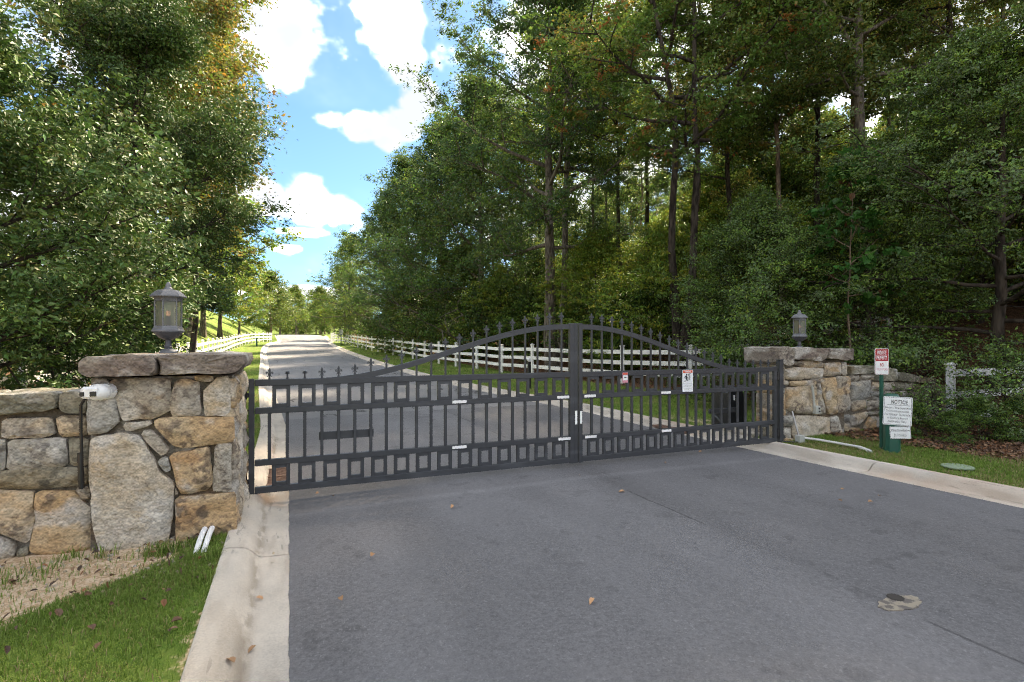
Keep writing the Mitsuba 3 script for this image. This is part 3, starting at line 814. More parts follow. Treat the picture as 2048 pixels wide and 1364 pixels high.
def gate_leaf(hinge, meet, arch0, first, last, sq0, sq1, label, lo):
    t = thing("gate_leaf", label, "gate", "leaves of the iron driveway gate")
    sgn = 1 if meet > hinge else -1
    L = abs(meet - hinge)
    a, b = min(hinge, meet), max(hinge, meet)
    part(t, "hinge_stile", mikit.ply(box(hinge + sgn * 0.026, 0, 0.655, 0.052, 0.052, 1.175, 0.004), "m_iron"))
    mw = 0.060 if lo else 0.052
    part(t, "meeting_stile", mikit.ply(box(meet - sgn * mw / 2, 0, 0.968, mw, 0.056, 1.76, 0.004), "m_iron"))
    for z0, z1 in RAILS:
        part(t, "rail", mikit.ply(box((a + b) / 2, 0, (z0 + z1) / 2, L - 0.052 - mw - 0.002, 0.048, z1 - z0, 0.004), "m_iron"))
    # the swept top rail
    top = lambda x: 1.232 + 0.605 * 0.5 * (1 - math.cos(math.pi * min(1, max(0, (x - arch0) / (meet - sgn * mw - arch0)))))  # noqa: E731
    xs = np.linspace(arch0, meet - sgn * (mw + 0.001), 44)
    V = []
    for x in xs:
        zt = top(x)
        tk = 0.062
        V += [[x, -0.021, zt - tk], [x, 0.021, zt - tk], [x, 0.021, zt], [x, -0.021, zt]]
    V = np.array(V)
    f = []
    for k in range(len(xs) - 1):
        o = 4 * k
        for c in range(4):
            d = (c + 1) % 4
            f.append([o + c, o + d, o + 4 + d, o + 4 + c])
    f += [[0, 3, 2, 1], [len(V) - 4, len(V) - 3, len(V) - 2, len(V) - 1]]
    f = np.array(f)
    m = trimesh.Trimesh(V, np.vstack([f[:, [0, 1, 2]], f[:, [0, 2, 3]]]), process=False)
    trimesh.repair.fix_normals(m)
    part(t, "swept_rail", mikit.ply(m, "m_iron", smooth=30))
    mid = mikit.ply(box(0, 0, (RAILS[2][1] + RAILS[1][0]) / 2, 0.031, 0.031, RAILS[1][0] - RAILS[2][1] - 0.002, 0.003), "m_iron")
    px = np.linspace(first, last, 21)
    for k, x in enumerate(px):
        p = part(t, "picket", {**mid, "to_world": T().translate([float(x), 0, 0])})
        zt = top(x) if (x - arch0) * sgn > 0 else 1.235
        if zt - 0.062 > 1.30:
            part(t, "upper_picket", mikit.ply(box(x, 0, (1.235 + zt - 0.062) / 2, 0.021, 0.021, zt - 0.062 - 1.235 - 0.002), "m_iron"))
        rise = 0.0
        if zt > 1.27:
            rise = 0.035
            part(t, "spear_shank", mikit.ply(box(x, 0, zt + rise / 2, 0.019, 0.019, rise), "m_iron"))
        short = lo and k in (1, 2)
        part(t, "broken_finial" if short else "finial", {**(STUB if short else FLEUR), "to_world": T().translate([float(x), 0, float(zt + rise)])})
    up, dn = mikit.ply(square_frame(0.168, RAILS[1][1], RAILS[0][0]), "m_iron"), mikit.ply(square_frame(0.168, RAILS[3][1], RAILS[2][0]), "m_iron")
    for x in np.linspace(sq0, sq1, 14):
        for d in (up, dn):
            part(t, "square_frame", {**d, "to_world": T().translate([float(x), 0, 0])})
    for z in (0.24, 1.10):
        part(t, "hinge_barrel", mikit.ply(capped_tube([(hinge - sgn * 0.045, 0, z - 0.06), (hinge - sgn * 0.045, 0, z + 0.06)], 0.032, 14), "m_black", smooth=40))
        part(t, "hinge_strap", mikit.ply(box(hinge - sgn * 0.020, 0, z - 0.02, 0.036, 0.03, 0.045), "m_black"))
    return t


LG = gate_leaf(-3.675, 0.005, -3.12, -3.487, -0.165, -3.378, -0.205, "black iron left gate leaf with the stub finials and the flat lock bar", True)
part(LG, "cover_plate", mikit.ply(box(0.034, -0.012, 0.968, 0.052, 0.012, 1.765, 0.002), "m_iron"))
part(LG, "lock_bar", mikit.ply(box(-2.735, 0.034, 0.625, 0.56, 0.012, 0.085, 0.002), "m_iron"))
RG = gate_leaf(3.515, 0.075, 3.02, 3.36, 0.271, 3.276, 0.293, "black iron right gate leaf carrying the two warning signs", False)
for (g, x, z, w, h) in [(LG, -1.50, 0.925, 0.17, 0.032), (LG, -1.50, 0.405, 0.17, 0.032), (LG, -0.155, 0.925, 0.17, 0.032), (LG, -0.135, 0.405, 0.17, 0.032), (LG, 0.033, 0.66, 0.032, 0.17),
                        (RG, 0.235, 0.925, 0.17, 0.032), (RG, 0.245, 0.405, 0.17, 0.032), (RG, 1.43, 0.925, 0.16, 0.032), (RG, 1.44, 0.405, 0.16, 0.032), (RG, 0.10, 0.66, 0.03, 0.16)]:
    y = -0.0265 if x not in (0.033, 0.10) else (-0.0205 if x == 0.033 else -0.0300)
    part(g, "reflector", mikit.ply(box(x, y, z, w, 0.003, h), "m_reflector"))
for side, x, label in ((-1, -3.785, "black hinge post of the gate beside the left pillar, above the iron drain grate"), (1, 3.60, "black hinge post of the gate in front of the right pillar")):
    t = thing("gate_post", label, "gate post")
    part(t, "post", mikit.ply(box(x, 0.0, 0.66, 0.056 if side < 0 else 0.075, 0.056 if side < 0 else 0.075, 1.36, 0.004), "m_iron"))
    part(t, "cap", mikit.ply(box(x, 0.0, 1.346, 0.062 if side < 0 else 0.082, 0.062 if side < 0 else 0.082, 0.010), "m_iron"))
    for z in (0.16, 0.93):
        part(t, "bracket", mikit.ply(box(x + side * 0.065, 0.012, z, 0.09, 0.03, 0.05), "m_iron"))
    if side < 0:
        part(t, "stay_rod", mikit.ply(capped_tube([(-3.757, 0.03, 0.925), (-3.677, 0.03, 0.925)], 0.009, 8), "m_black"))


def panel_frame(x, y, z, nx, ny):
    """Matrix for a flat sign: its own x to the right, y up and z out along (nx, ny)."""
    n = np.array([nx, ny, 0.0])
    n /= np.linalg.norm(n)
    r = np.cross([0, 0, 1.0], n)
    M = np.eye(4)
    M[:3, 0], M[:3, 1], M[:3, 2], M[:3, 3] = r, [0, 0, 1], n, [x, y, z]
    return M


def plate(w, h, t=0.004, r=0.012):
    p = shapely.box(-w / 2 + r, -h / 2 + r, w / 2 - r, h / 2 - r).buffer(r, quad_segs=3)
    return trimesh.creation.extrude_polygon(p, t)


def sign_plate(t, M, kind, w, h, mat, z0=0.0, th=0.004, r=0.012, cx=0.0, cy=0.0):
    m = plate(w, h, th, r)
    m.apply_translation((cx, cy, z0))
    m.apply_transform(M)
    part(t, kind, mikit.ply(m, mat))


def ring(t, M, w, h, mat, z0, line=0.004, r=0.012):
    p = shapely.box(-w / 2, -h / 2, w / 2, h / 2).buffer(r, quad_segs=3)
    m = trimesh.creation.extrude_polygon(p.difference(p.buffer(-line)), 0.001)
    m.apply_translation((0, 0, z0))
    m.apply_transform(M)
    part(t, "border", mikit.ply(m, mat))


def lettering(t, M, text, width, cap, cx, cy, mat, z0, bold=False):
    m = meshkit.text_mesh(text, cap, 0.001, bold)
    lo, hi = m.bounds
    m.apply_translation((-(lo[0] + hi[0]) / 2, -cap / 2, 0))
    m.apply_scale((width / (hi[0] - lo[0]), 1, 1))
    m.apply_translation((cx, cy, z0))
    m.apply_transform(M)
    part(t, "lettering", mikit.ply(m, mat))


W = thing("warning_sign", "tall white warning sign with a red band and black figures, on the right gate leaf", "sign")
M = panel_frame(1.80, -0.028, 1.075, 0, -1)
sign_plate(W, M, "panel", 0.185, 0.305, "m_sign_white")
sign_plate(W, M, "red_band", 0.165, 0.036, "m_sign_orange", 0.0042, 0.001, 0.003, 0, 0.128)
lettering(W, M, "WARNING", 0.11, 0.018, 0.0, 0.128, "m_sign_white", 0.0054, True)
fig = [Point(-0.028, 0.083).buffer(0.010), Polygon([(-0.04, 0.07), (-0.015, 0.072), (-0.010, 0.03), (-0.018, 0.012), (-0.034, 0.012), (-0.045, 0.03)]), LineString([(-0.042, 0.066), (-0.062, 0.05), (-0.055, 0.032)]).buffer(0.005),
       shapely.box(0.006, 0.004, 0.014, 0.09), shapely.box(0.022, 0.004, 0.032, 0.09), LineString([(0.0, 0.088), (0.038, 0.096)]).buffer(0.004), LineString([(-0.03, 0.012), (-0.044, -0.006), (-0.06, -0.008)]).buffer(0.005), LineString([(-0.02, 0.012), (-0.006, -0.004)]).buffer(0.005)]
m = cat([trimesh.creation.extrude_polygon(g, 0.001) for g in getattr(shapely.union_all(fig), "geoms", [shapely.union_all(fig)])])
m.apply_translation((0.008, 0.004, 0.0042))
m.apply_transform(M)
part(W, "pictogram", mikit.ply(m, "m_sign_black"))
for k, wd in enumerate((0.14, 0.145, 0.12, 0.14, 0.10)):
    m = box(-0.072 + wd / 2, -0.040 - 0.021 * k, 0.0046, wd, 0.004, 0.001)
    m.apply_transform(M)
    part(W, "text_line", mikit.ply(m, "m_grey_box"))
W = thing("warning_sign", "small red and white caution sign on the right gate leaf", "sign")
M = panel_frame(0.765, -0.028, 1.145, 0, -1)
sign_plate(W, M, "panel", 0.085, 0.135, "m_faded_red", 0, 0.004, 0.006)
sign_plate(W, M, "white_field", 0.070, 0.066, "m_sign_white", 0.0042, 0.001, 0.004, 0, 0.0)
sign_plate(W, M, "red_band", 0.070, 0.020, "m_sign_orange", 0.0042, 0.001, 0.003, 0, 0.050)
sign_plate(W, M, "hand_symbol", 0.034, 0.014, "m_sign_black", 0.0054, 0.001, 0.005, 0, 0.004)

# gate operator
t = thing("gate_operator", "black gate motor housing on the concrete pad behind the right end of the gate", "gate motor")
prof = Polygon([(-0.15, 0), (0.17, 0), (0.17, 0.52), (0.12, 0.66), (0.02, 0.69), (-0.10, 0.67), (-0.15, 0.60)])
m = trimesh.creation.extrude_polygon(prof.buffer(0.012, quad_segs=2), 0.34)
m.apply_transform(np.array([[1, 0, 0, 3.80], [0, 0, -1, 1.40], [0, 1, 0, 0.14], [0, 0, 0, 1.0]]))
part(t, "housing", mikit.ply(m, "m_box_black", smooth=30))
part(t, "label_plate", mikit.ply(box(3.75, 1.047, 0.66, 0.028, 0.006, 0.09), "m_reflector"))
part(t, "arm", mikit.ply(box(3.40, 0.94, 0.47, 0.62, 0.04, 0.075, 0.004), "m_iron"))
part(t, "drive_bar", mikit.ply(capped_tube([(3.12, 0.92, 0.47), (2.55, 0.06, 0.40)], 0.014, 8), "m_iron", smooth=40))
structure("pad", mikit.ply(box(3.86, 1.0, 0.09, 0.72, 1.0, 0.12, 0.012), "m_concrete"), "concrete pad under the gate motor")

# ----------------------------------------------------------------------------- signs by the road
gx, gy = 4.31, -1.19
g0 = float(gz(gx, gy))
P = thing("sign_post", "chunky dark green post with chamfered top in the grass right of the gate", "post")
oct_ = shapely.box(-0.088, -0.088, 0.088, 0.088)
oct_ = Polygon([(-0.088, -0.05), (-0.05, -0.088), (0.05, -0.088), (0.088, -0.05), (0.088, 0.05), (0.05, 0.088), (-0.05, 0.088), (-0.088, 0.05)])
YAW = math.radians(-42)
Rz = trimesh.transformations.rotation_matrix(YAW, (0, 0, 1))
m = trimesh.creation.extrude_polygon(oct_, 0.80)
m.apply_transform(Rz)
m.apply_translation((gx, gy, g0 - 0.05))
part(P, "shaft", mikit.ply(m, "m_green_paint"))
top_ = trimesh.convex.convex_hull(np.vstack([np.column_stack([np.array(oct_.exterior.coords)[:-1], np.zeros(8)]), np.column_stack([np.array(oct_.exterior.coords)[:-1] * 0.72, np.full(8, 0.045)])]))
top_.apply_transform(Rz)
top_.apply_translation((gx, gy, g0 + 0.752))
part(P, "cap", mikit.ply(top_, "m_green_paint"))
nx, ny = -0.72, -0.69
nn = np.array([nx, ny]) / math.hypot(nx, ny)
rr = np.array([-nn[1], nn[0]])
rr = np.array([0.69, -0.72]) / math.hypot(nx, ny)


def sign_at(side, out, z):
    q = np.array([gx, gy]) + rr * side + nn * out
    return panel_frame(q[0], q[1], z, nn[0], nn[1])


W = thing("notice_sign", "white NOTICE sign with a black border, on the green post", "sign")
M = sign_at(0.045, 0.094, g0 + 0.575)
M[:3, :3] = M[:3, :3] @ trimesh.transformations.rotation_matrix(math.radians(-2), (0, 0, 1))[:3, :3]
sign_plate(W, M, "panel", 0.325, 0.385, "m_sign_white")
ring(W, M, 0.285, 0.345, "m_sign_black", 0.0042)
lettering(W, M, "NOTICE", 0.185, 0.050, 0.018, 0.122, "m_sign_black", 0.0042, True)
m = box(0.010, 0.080, 0.0046, 0.255, 0.005, 0.001)
m.apply_transform(M)
part(W, "rule", mikit.ply(m, "m_sign_black"))
for k, (s, w) in enumerate([("Owner / Management", 0.285), ("Is Not Responsible", 0.25), ("For Damage To Vehicle", 0.285), ("or Malfunction of", 0.23), ("Automatic Gate", 0.21)]):
    lettering(W, M, s, w, 0.027, 0.0, 0.043 - 0.046 * k, "m_sign_black", 0.0042)
W = thing("notice_sign", "small white video surveillance sign hung just under the NOTICE sign", "sign")
M = sign_at(0.075, 0.094, g0 + 0.285)
M[:3, :3] = M[:3, :3] @ trimesh.transformations.rotation_matrix(math.radians(3), (0, 0, 1))[:3, :3]
sign_plate(W, M, "panel", 0.235, 0.165, "m_sign_white")
ring(W, M, 0.205, 0.135, "m_sign_black", 0.0042, 0.003)
lettering(W, M, "Video Surveillance", 0.205, 0.034, 0.0, 0.032, "m_sign_black", 0.0042)
lettering(W, M, "In Process", 0.135, 0.034, 0.0, -0.032, "m_sign_black", 0.0042)
S = thing("property_sign", "red and white private property sign on a thin green stake behind the green post", "sign")
q = np.array([gx, gy]) + rr * (-0.085) - nn * 0.16
part(S, "stake", mikit.ply(box(q[0], q[1], g0 + 0.66, 0.045, 0.03, 1.42), "m_green_paint"))
M = panel_frame(q[0] + nn[0] * 0.024, q[1] + nn[1] * 0.024, g0 + 1.235, nn[0], nn[1])
sign_plate(S, M, "panel", 0.165, 0.365, "m_sign_white", 0, 0.004, 0.02)
sign_plate(S, M, "red_field", 0.148, 0.165, "m_sign_red", 0.0042, 0.001, 0.012, 0, 0.090)
ring(S, M, 0.118, 0.318, "m_sign_red", 0.0042, 0.003, 0.018)
lettering(S, M, "PRIVATE", 0.105, 0.052, 0, 0.125, "m_sign_white", 0.0054, True)
lettering(S, M, "PROPERTY", 0.125, 0.052, 0, 0.055, "m_sign_white", 0.0054, True)
lettering(S, M, "NO", 0.042, 0.046, 0, -0.045, "m_sign_red", 0.0042, True)
lettering(S, M, "TRESPASSING", 0.130, 0.034, 0, -0.108, "m_faded_red", 0.0042)

# ----------------------------------------------------------------------------- small fittings
C = thing("security_camera", "white two-eyed security camera on the corner of the left pillar", "camera")
m = trimesh.creation.icosphere(3, 0.072)
m.apply_scale((1.0, 0.72, 0.84))
m.apply_translation((-4.575, -1.185, 1.245))
part(C, "housing", mikit.ply(m, "m_white_plastic", smooth=True))
m = capped_tube([(-4.535, -1.09, 1.245), (-4.555, -1.15, 1.245)], 0.058, 24)
part(C, "mount", mikit.ply(m, "m_white_plastic", smooth=40))
m = box(-4.61, -1.212, 1.245, 0.115, 0.06, 0.085, 0.016)
part(C, "front_block", mikit.ply(m, "m_white_plastic"))
part(C, "lens", mikit.ply(box(-4.655, -1.244, 1.237, 0.026, 0.008, 0.032, 0.002), "m_black"))
part(C, "lens", mikit.ply(box(-4.590, -1.244, 1.237, 0.038, 0.008, 0.036, 0.002), "m_black"))
thing("camera_cable", "black cable running down the joint below the white camera", "cable", shape=mikit.ply(tubes([
    (np.array([(-4.66, -1.16, 1.20), (-4.695, -1.12, 1.15), (-4.70, -1.10, 0.95), (-4.695, -1.095, 0.70), (-4.69, -1.09, 0.55)]), 0.010, 8),
    (np.array([(-4.705, -1.10, 0.80), (-4.70, -1.105, 0.62), (-4.695, -1.10, 0.54)]), 0.017, 8)]), "m_black", smooth=True))
for k, (dx, lab) in enumerate(((0.0, "white conduit stub at the foot of the left pillar, nearer the wall"), (0.05, "white conduit stub at the foot of the left pillar, nearer the kerb"))):
    b = np.array([-3.905 + dx, -1.22, 0.0])
    pts = np.array([b + [0.0, 0.06, 0.16], b + [-0.004, 0.0, 0.155], b + [-0.01, -0.10, 0.135], b + [-0.018, -0.20, 0.095], b + [-0.024, -0.29, 0.03], b + [-0.026, -0.33, -0.05]])
    thing("conduit", lab, "pipe", shape=mikit.ply(capped_tube(pts, 0.0195, 12), "m_white_plastic", smooth=40))
t = thing("outlet_box", "small grey outlet box with a conduit on the face of the right pillar", "electrical box")
part(t, "body", mikit.ply(box(4.455, 0.045, 0.535, 0.11, 0.07, 0.125, 0.006), "m_grey_box"))
for z in (0.512, 0.558):
    part(t, "socket", mikit.ply(box(4.475, 0.007, z, 0.028, 0.006, 0.024), "m_sign_black"))
part(t, "conduit", mikit.ply(capped_tube([(4.425, 0.06, 0.60), (4.41, 0.06, 0.74), (4.375, 0.062, 0.92)], 0.018, 10), "m_grey_box", smooth=40))
t = thing("junction_box", "pale square junction box with a thin riser at the foot of the right pillar", "electrical box")
part(t, "body", mikit.ply(box(3.83, -0.16, 0.145, 0.115, 0.09, 0.12, 0.006), "m_grey_box"))
part(t, "riser", mikit.ply(capped_tube([(3.815, -0.15, 0.20), (3.80, -0.11, 0.36), (3.785, -0.06, 0.56)], 0.013, 8), "m_galvanised", smooth=40))
part(t, "cable", mikit.ply(tubes([(np.array([(3.79, -0.17, 0.10), (3.66, -0.12, 0.11), (3.50, 0.0, 0.11), (3.40, 0.10, 0.13), (3.42, 0.22, 0.16)]), 0.012, 6)]), "m_black", smooth=True))
for k, (dy, lab) in enumerate(((0.0, "pale conduit lying on the kerb edge beside the right pillar, the one nearer the wall"), (-0.055, "pale conduit lying on the kerb edge beside the right pillar, the one nearer the road"))):
    pts = np.array([(3.88, -0.17 + dy * 0.5, 0.165), (4.05, -0.33 + dy, 0.155), (4.18, -0.60 + dy, 0.145), (4.24, -0.86 + dy, 0.14), (4.235, -1.0 + dy, 0.115), (4.22, -1.08 + dy, 0.03)])
    pts[:, 0] -= 0.16 * np.array([0, .4, .8, 1, 1, 1])
    thing("conduit", lab, "pipe", shape=mikit.ply(capped_tube(pts, 0.018, 10), "m_conduit", smooth=40))
vx, vy = 4.05, -2.1
b = lathe([(0, 0), (0.16, 0), (0.16, 0.012), (0.15, 0.016), (0, 0.016)], 28)
b.apply_translation((vx, vy, float(gz(vx, vy)) + 0.012))
thing("valve_cover", "round grey-green valve cover lying in the grass by the right kerb", "cover", shape=mikit.ply(b, procedural(lambda p, n, uv: mi.Color3f(0.20, 0.25, 0.17) * (0.6 + 0.8 * fbm(p.x * 14, p.y * 14, 2, 4)), 0.8, 0.3), smooth=30))
# sunken valve in the road
t = thing("road_valve", "sunken round valve lid in a rough pale patch on the centre seam of the road", "valve lid")
b = lathe([(0, 0.0), (0.07, 0.0), (0.075, -0.006), (0.105, -0.002), (0.115, 0.004), (0.11, 0.007), (0.0, 0.007)], 26)
zr0 = float(ROADZ(-3.81)) + 0.039
rg = np.random.default_rng(4)
ang = np.linspace(0, 2 * np.pi, 30, endpoint=False)
pp = np.stack([np.cos(ang) * (0.15 + 0.03 * rg.random(30)), np.sin(ang) * (0.060 + 0.022 * rg.random(30))], 1)
m = trimesh.creation.extrude_polygon(Polygon(pp), 0.006)
m.apply_translation((0.075, -3.84, zr0 - 0.001))
part(t, "patch", mikit.ply(m, procedural(lambda p, n, uv: mix(mi.Color3f(0.27, 0.235, 0.185), mi.Color3f(0.12, 0.108, 0.098), sstep(0.36, 0.62, fbm(p.x * 26, p.y * 26, 1, 4))), 0.9, 0.2)))
b = lathe([(0, 0.0005), (0.030, 0.0005), (0.034, 0.004), (0.044, 0.005), (0.046, 0), (0, 0)], 22)
b.apply_translation((0.115, -3.79, zr0 + 0.005))
part(t, "lid", mikit.ply(b, plastic((0.055, 0.05, 0.045), 0.8, 0.2), smooth=30))
# drain grates in the kerb pan
for side, x0, x1, y0, lab in ((-1, -3.66, -3.31, 0.55, "rusty iron drain grate in the left kerb, just behind the gate"), (1, 3.05, 3.36, 1.55, "rusty iron drain grate in the right kerb behind the gate")):
    t = thing("drain_grate", lab, "drain grate")
    z = float(ROADZ(y0)) + 0.024
    if side > 0:
        z += 0.012
    part(t, "frame", mikit.ply(cat([box((x0 + x1) / 2, y0, z, x1 - x0, 0.04, 0.03), box((x0 + x1) / 2, y0 + 0.80, z, x1 - x0, 0.04, 0.03), box((x0 + x1) / 2, y0 + 0.40, z, x1 - x0, 0.05, 0.031),
                                    box(x0, y0 + 0.40, z - 0.001, 0.03, 0.84, 0.03), box(x1, y0 + 0.40, z - 0.001, 0.03, 0.84, 0.03)]), "m_grate"))
    part(t, "pit", mikit.ply(box((x0 + x1) / 2, y0 + 0.40, z - 0.010, x1 - x0 - 0.03, 0.78, 0.004), "m_black"))
    bar = mikit.ply(box(0, 0, 0, x1 - x0 - 0.03, 0.020, 0.016), "m_grate")
    for k in range(18):
        yy = y0 + 0.052 + k * 0.0408
        if abs(yy - (y0 + 0.40)) > 0.03:
            part(t, "bar", {**bar, "to_world": T().translate([(x0 + x1) / 2, yy, z + 0.002])})
t = thing("exit_sensor", "short black post with a white round sensor head on the grass beyond the gate", "sensor post")
ex, ey = 3.66, 9.3
e0 = float(gz(ex, ey))
part(t, "post", mikit.ply(box(ex, ey, e0 + 0.46, 0.09, 0.09, 0.98, 0.006), "m_black"))
part(t, "head", mikit.ply(capped_tube([(ex - 0.02, ey - 0.10, e0 + 0.90), (ex - 0.02, ey + 0.02, e0 + 0.92)], 0.055, 16), "m_white_plastic", smooth=40))
t = thing("marker_post", "slim dark green marker post in front of the far left fence", "post")
mx, my = -6.3, 53.0
part(t, "post", mikit.ply(box(mx, my, float(gz(mx, my)) + 0.42, 0.14, 0.14, 0.86, 0.02), "m_green_paint"))
t = thing("road_sign", "back of a small pale rectangular road sign on a dark post, far up the road", "sign")
sx, sy = 1.9, 54.5
s0 = float(gz(sx, sy))
part(t, "post", mikit.ply(box(sx, sy, s0 + 0.75, 0.10, 0.10, 1.6), "m_green_paint"))
part(t, "panel", mikit.ply(box(sx - 0.02, sy - 0.07, s0 + 1.40, 0.40, 0.012, 0.52), "m_sign_white"))
part(t, "symbol", mikit.ply(box(sx - 0.02, sy - 0.08, s0 + 1.46, 0.16, 0.006, 0.22), "m_grey_box"))

# ----------------------------------------------------------------------------- post and rail fences
def fence(kind, pts, spacing, label, mat, height=1.2, rails=(0.34, 0.68, 1.02), rail_h=0.135, group=None, first_off=0.0, z_of=None):
    t = thing(kind, label, "fence", group)
    P = np.array(pts, float)
    seg = np.linalg.norm(np.diff(P, axis=0), axis=1)
    s = np.concatenate([[0], np.cumsum(seg)])
    fx, fy = PchipInterpolator(s, P[:, 0]), PchipInterpolator(s, P[:, 1])
    n = int((s[-1] - first_off) / spacing)
    at_s = first_off + spacing * np.arange(n + 1)
    X, Y = fx(at_s), fy(at_s)
    Z = np.array([float(gz(a, b)) for a, b in zip(X, Y)]) if z_of is None else np.array([z_of(a, b) for a, b in zip(X, Y)])
    body = mikit.ply(box(0, 0, height / 2 - 0.1, 0.105, 0.105, height + 0.2, 0.006), mat)
    cap = trimesh.convex.convex_hull(np.array([[a * 0.068, b * 0.068, c] for a in (-1, 1) for b in (-1, 1) for c in (0, 0.02)] + [[0, 0, 0.055]]))
    capd = mikit.ply(cap, mat)
    for k in range(n + 1):
        a = math.degrees(math.atan2(fy(at_s[k], 1), fx(at_s[k], 1)))
        M = T().translate([float(X[k]), float(Y[k]), float(Z[k])]).rotate([0, 0, 1], a)
        p = part(t, "post", {**body, "to_world": M})
        scene[name(p + "__cap")] = {**capd, "to_world": M @ T().translate([0, 0, height])}
    for k in range(n):
        d = np.array([X[k + 1] - X[k], Y[k + 1] - Y[k]])
        L = float(np.linalg.norm(d))
        a = math.degrees(math.atan2(d[1], d[0]))
        tilt = math.degrees(math.atan2(Z[k + 1] - Z[k], L))
        for h in rails:
            M = T().translate([float((X[k] + X[k + 1]) / 2), float((Y[k] + Y[k + 1]) / 2), float((Z[k] + Z[k + 1]) / 2 + h)]).rotate([0, 0, 1], a).rotate([0, 1, 0], -tilt).scale([L - 0.107, 1, 1])
            part(t, "rail", {**_rail(rail_h, mat), "to_world": M})
    return t


_rails = {}


def _rail(h, mat):
    if (h, mat) not in _rails:
        _rails[h, mat] = mikit.ply(box(0, 0, 0, 1, 0.04, h), mat)
    return _rails[h, mat]


RF = [(11.6, 2.3), (9.6, 3.6), (7.45, 6.55), (6.45, 9.6), (5.75, 13), (5.05, 17.7), (4.4, 23), (3.9, 28.9), (3.4, 35.4), (2.95, 43), (2.7, 52), (2.6, 57.5)]
fence("white_fence", RF, 2.42, "white three-rail fence along the right side of the road beyond the gate", "m_white_paint", first_off=1.02)
fence("white_fence", [(2.6, 57.8), (2.2, 63), (1.9, 68), (2.2, 74), (3.2, 82)], 2.4, "short stretch of white fence past the road sign at the crest", "m_white_paint")
LF = [(-7.9, 2.0), (-7.3, 8), (-7.2, 16), (-7.35, 26), (-7.6, 38), (-7.75, 48), (-7.55, 56), (-6.9, 64), (-5.8, 72), (-5.6, 79)]
fence("white_fence", LF, 2.4, "white three-rail fence along the left side of the road under the bank", "m_white_paint", first_off=1.2)
fence("grey_fence", [(6.0, -0.42), (7.45, -0.38), (9.9, -0.35), (12.4, -0.2)], 2.42, "weathered greyish rail fence half hidden by branches at the end of the right wall", "m_grey_fence", 1.12, (0.22, 0.60, 0.98), 0.12, first_off=1.2, z_of=lambda a, b: 0.10)

# ----------------------------------------------------------------------------- foliage
def unit(v):
    return v / (np.linalg.norm(v, axis=-1, keepdims=True) + 1e-9)


def leaf_mesh(r, C, N, D, size, aspect, cols, jitter=0.38, fold=0.22, four=False):
    """Leaves at C with face normals N and tip directions D: folded blades of two (or four) triangles."""
    n = len(C)
    N, D = unit(N), unit(D - N * np.sum(D * N, 1, keepdims=True))
    S = np.cross(N, D)
    L = size * r.uniform(1 - jitter, 1 + jitter, n)[:, None]
    W = L * aspect * r.uniform(0.85, 1.15, n)[:, None]
    base, tip = C - D * L * 0.5, C + D * L * 0.5
    if four:
        curl = r.uniform(-0.10, 0.05, n)[:, None] * L
        tip = tip + N * curl
        a, b = C - D * L * 0.18, C + D * L * 0.20
        lift = N * W * fold
        V = np.stack([base, a + S * W * 0.46 + lift, b + S * W * 0.44 + lift, tip, b - S * W * 0.44 + lift, a - S * W * 0.46 + lift], 1)
        F = np.array([[0, 1, 2], [0, 2, 3], [0, 3, 4], [0, 4, 5]])
        k = 6
    else:
        lift = N * W * fold
        mid = C - D * L * 0.06
        V = np.stack([base, mid + S * W * 0.5 + lift, tip, mid - S * W * 0.5 + lift], 1)
        F = np.array([[0, 1, 2], [0, 2, 3]])
        k = 4
    idx = (np.arange(n)[:, None, None] * k + F[None]).reshape(-1, 3)
    return V.reshape(-1, 3), idx, np.repeat(cols, k, 0)


def palette(r, n, cluster_id, cols, weights, mixw=0.55, vary=0.22):
    """A colour per leaf: part of it shared by the leaves of a cluster, part its own."""
    cols, w = np.array(cols, float), np.array(weights, float)
    w = w / w.sum()
    nc = cluster_id.max() + 1
    shared = r.choice(len(cols), nc, p=w)
    own = r.choice(len(cols), n, p=w)
    use = np.where(r.random(n) < mixw, shared[cluster_id], own)
    v = cols[use] * (1 + vary * r.normal(0, 0.55, (n, 1)))
    v *= 1 + 0.08 * r.normal(0, 1, (n, 3))
    return np.clip(v, 0.004, 0.9)


def curve(r, p0, d, L, n, bend, wob):
    """A limb: n points from p0 along d, turning towards bend."""
    pts, d = [np.array(p0, float)], np.array(d, float)
    for k in range(n - 1):
        d = unit(d + bend / n + r.normal(0, wob, 3))
        pts.append(pts[-1] + d * L / (n - 1))
    return np.array(pts)


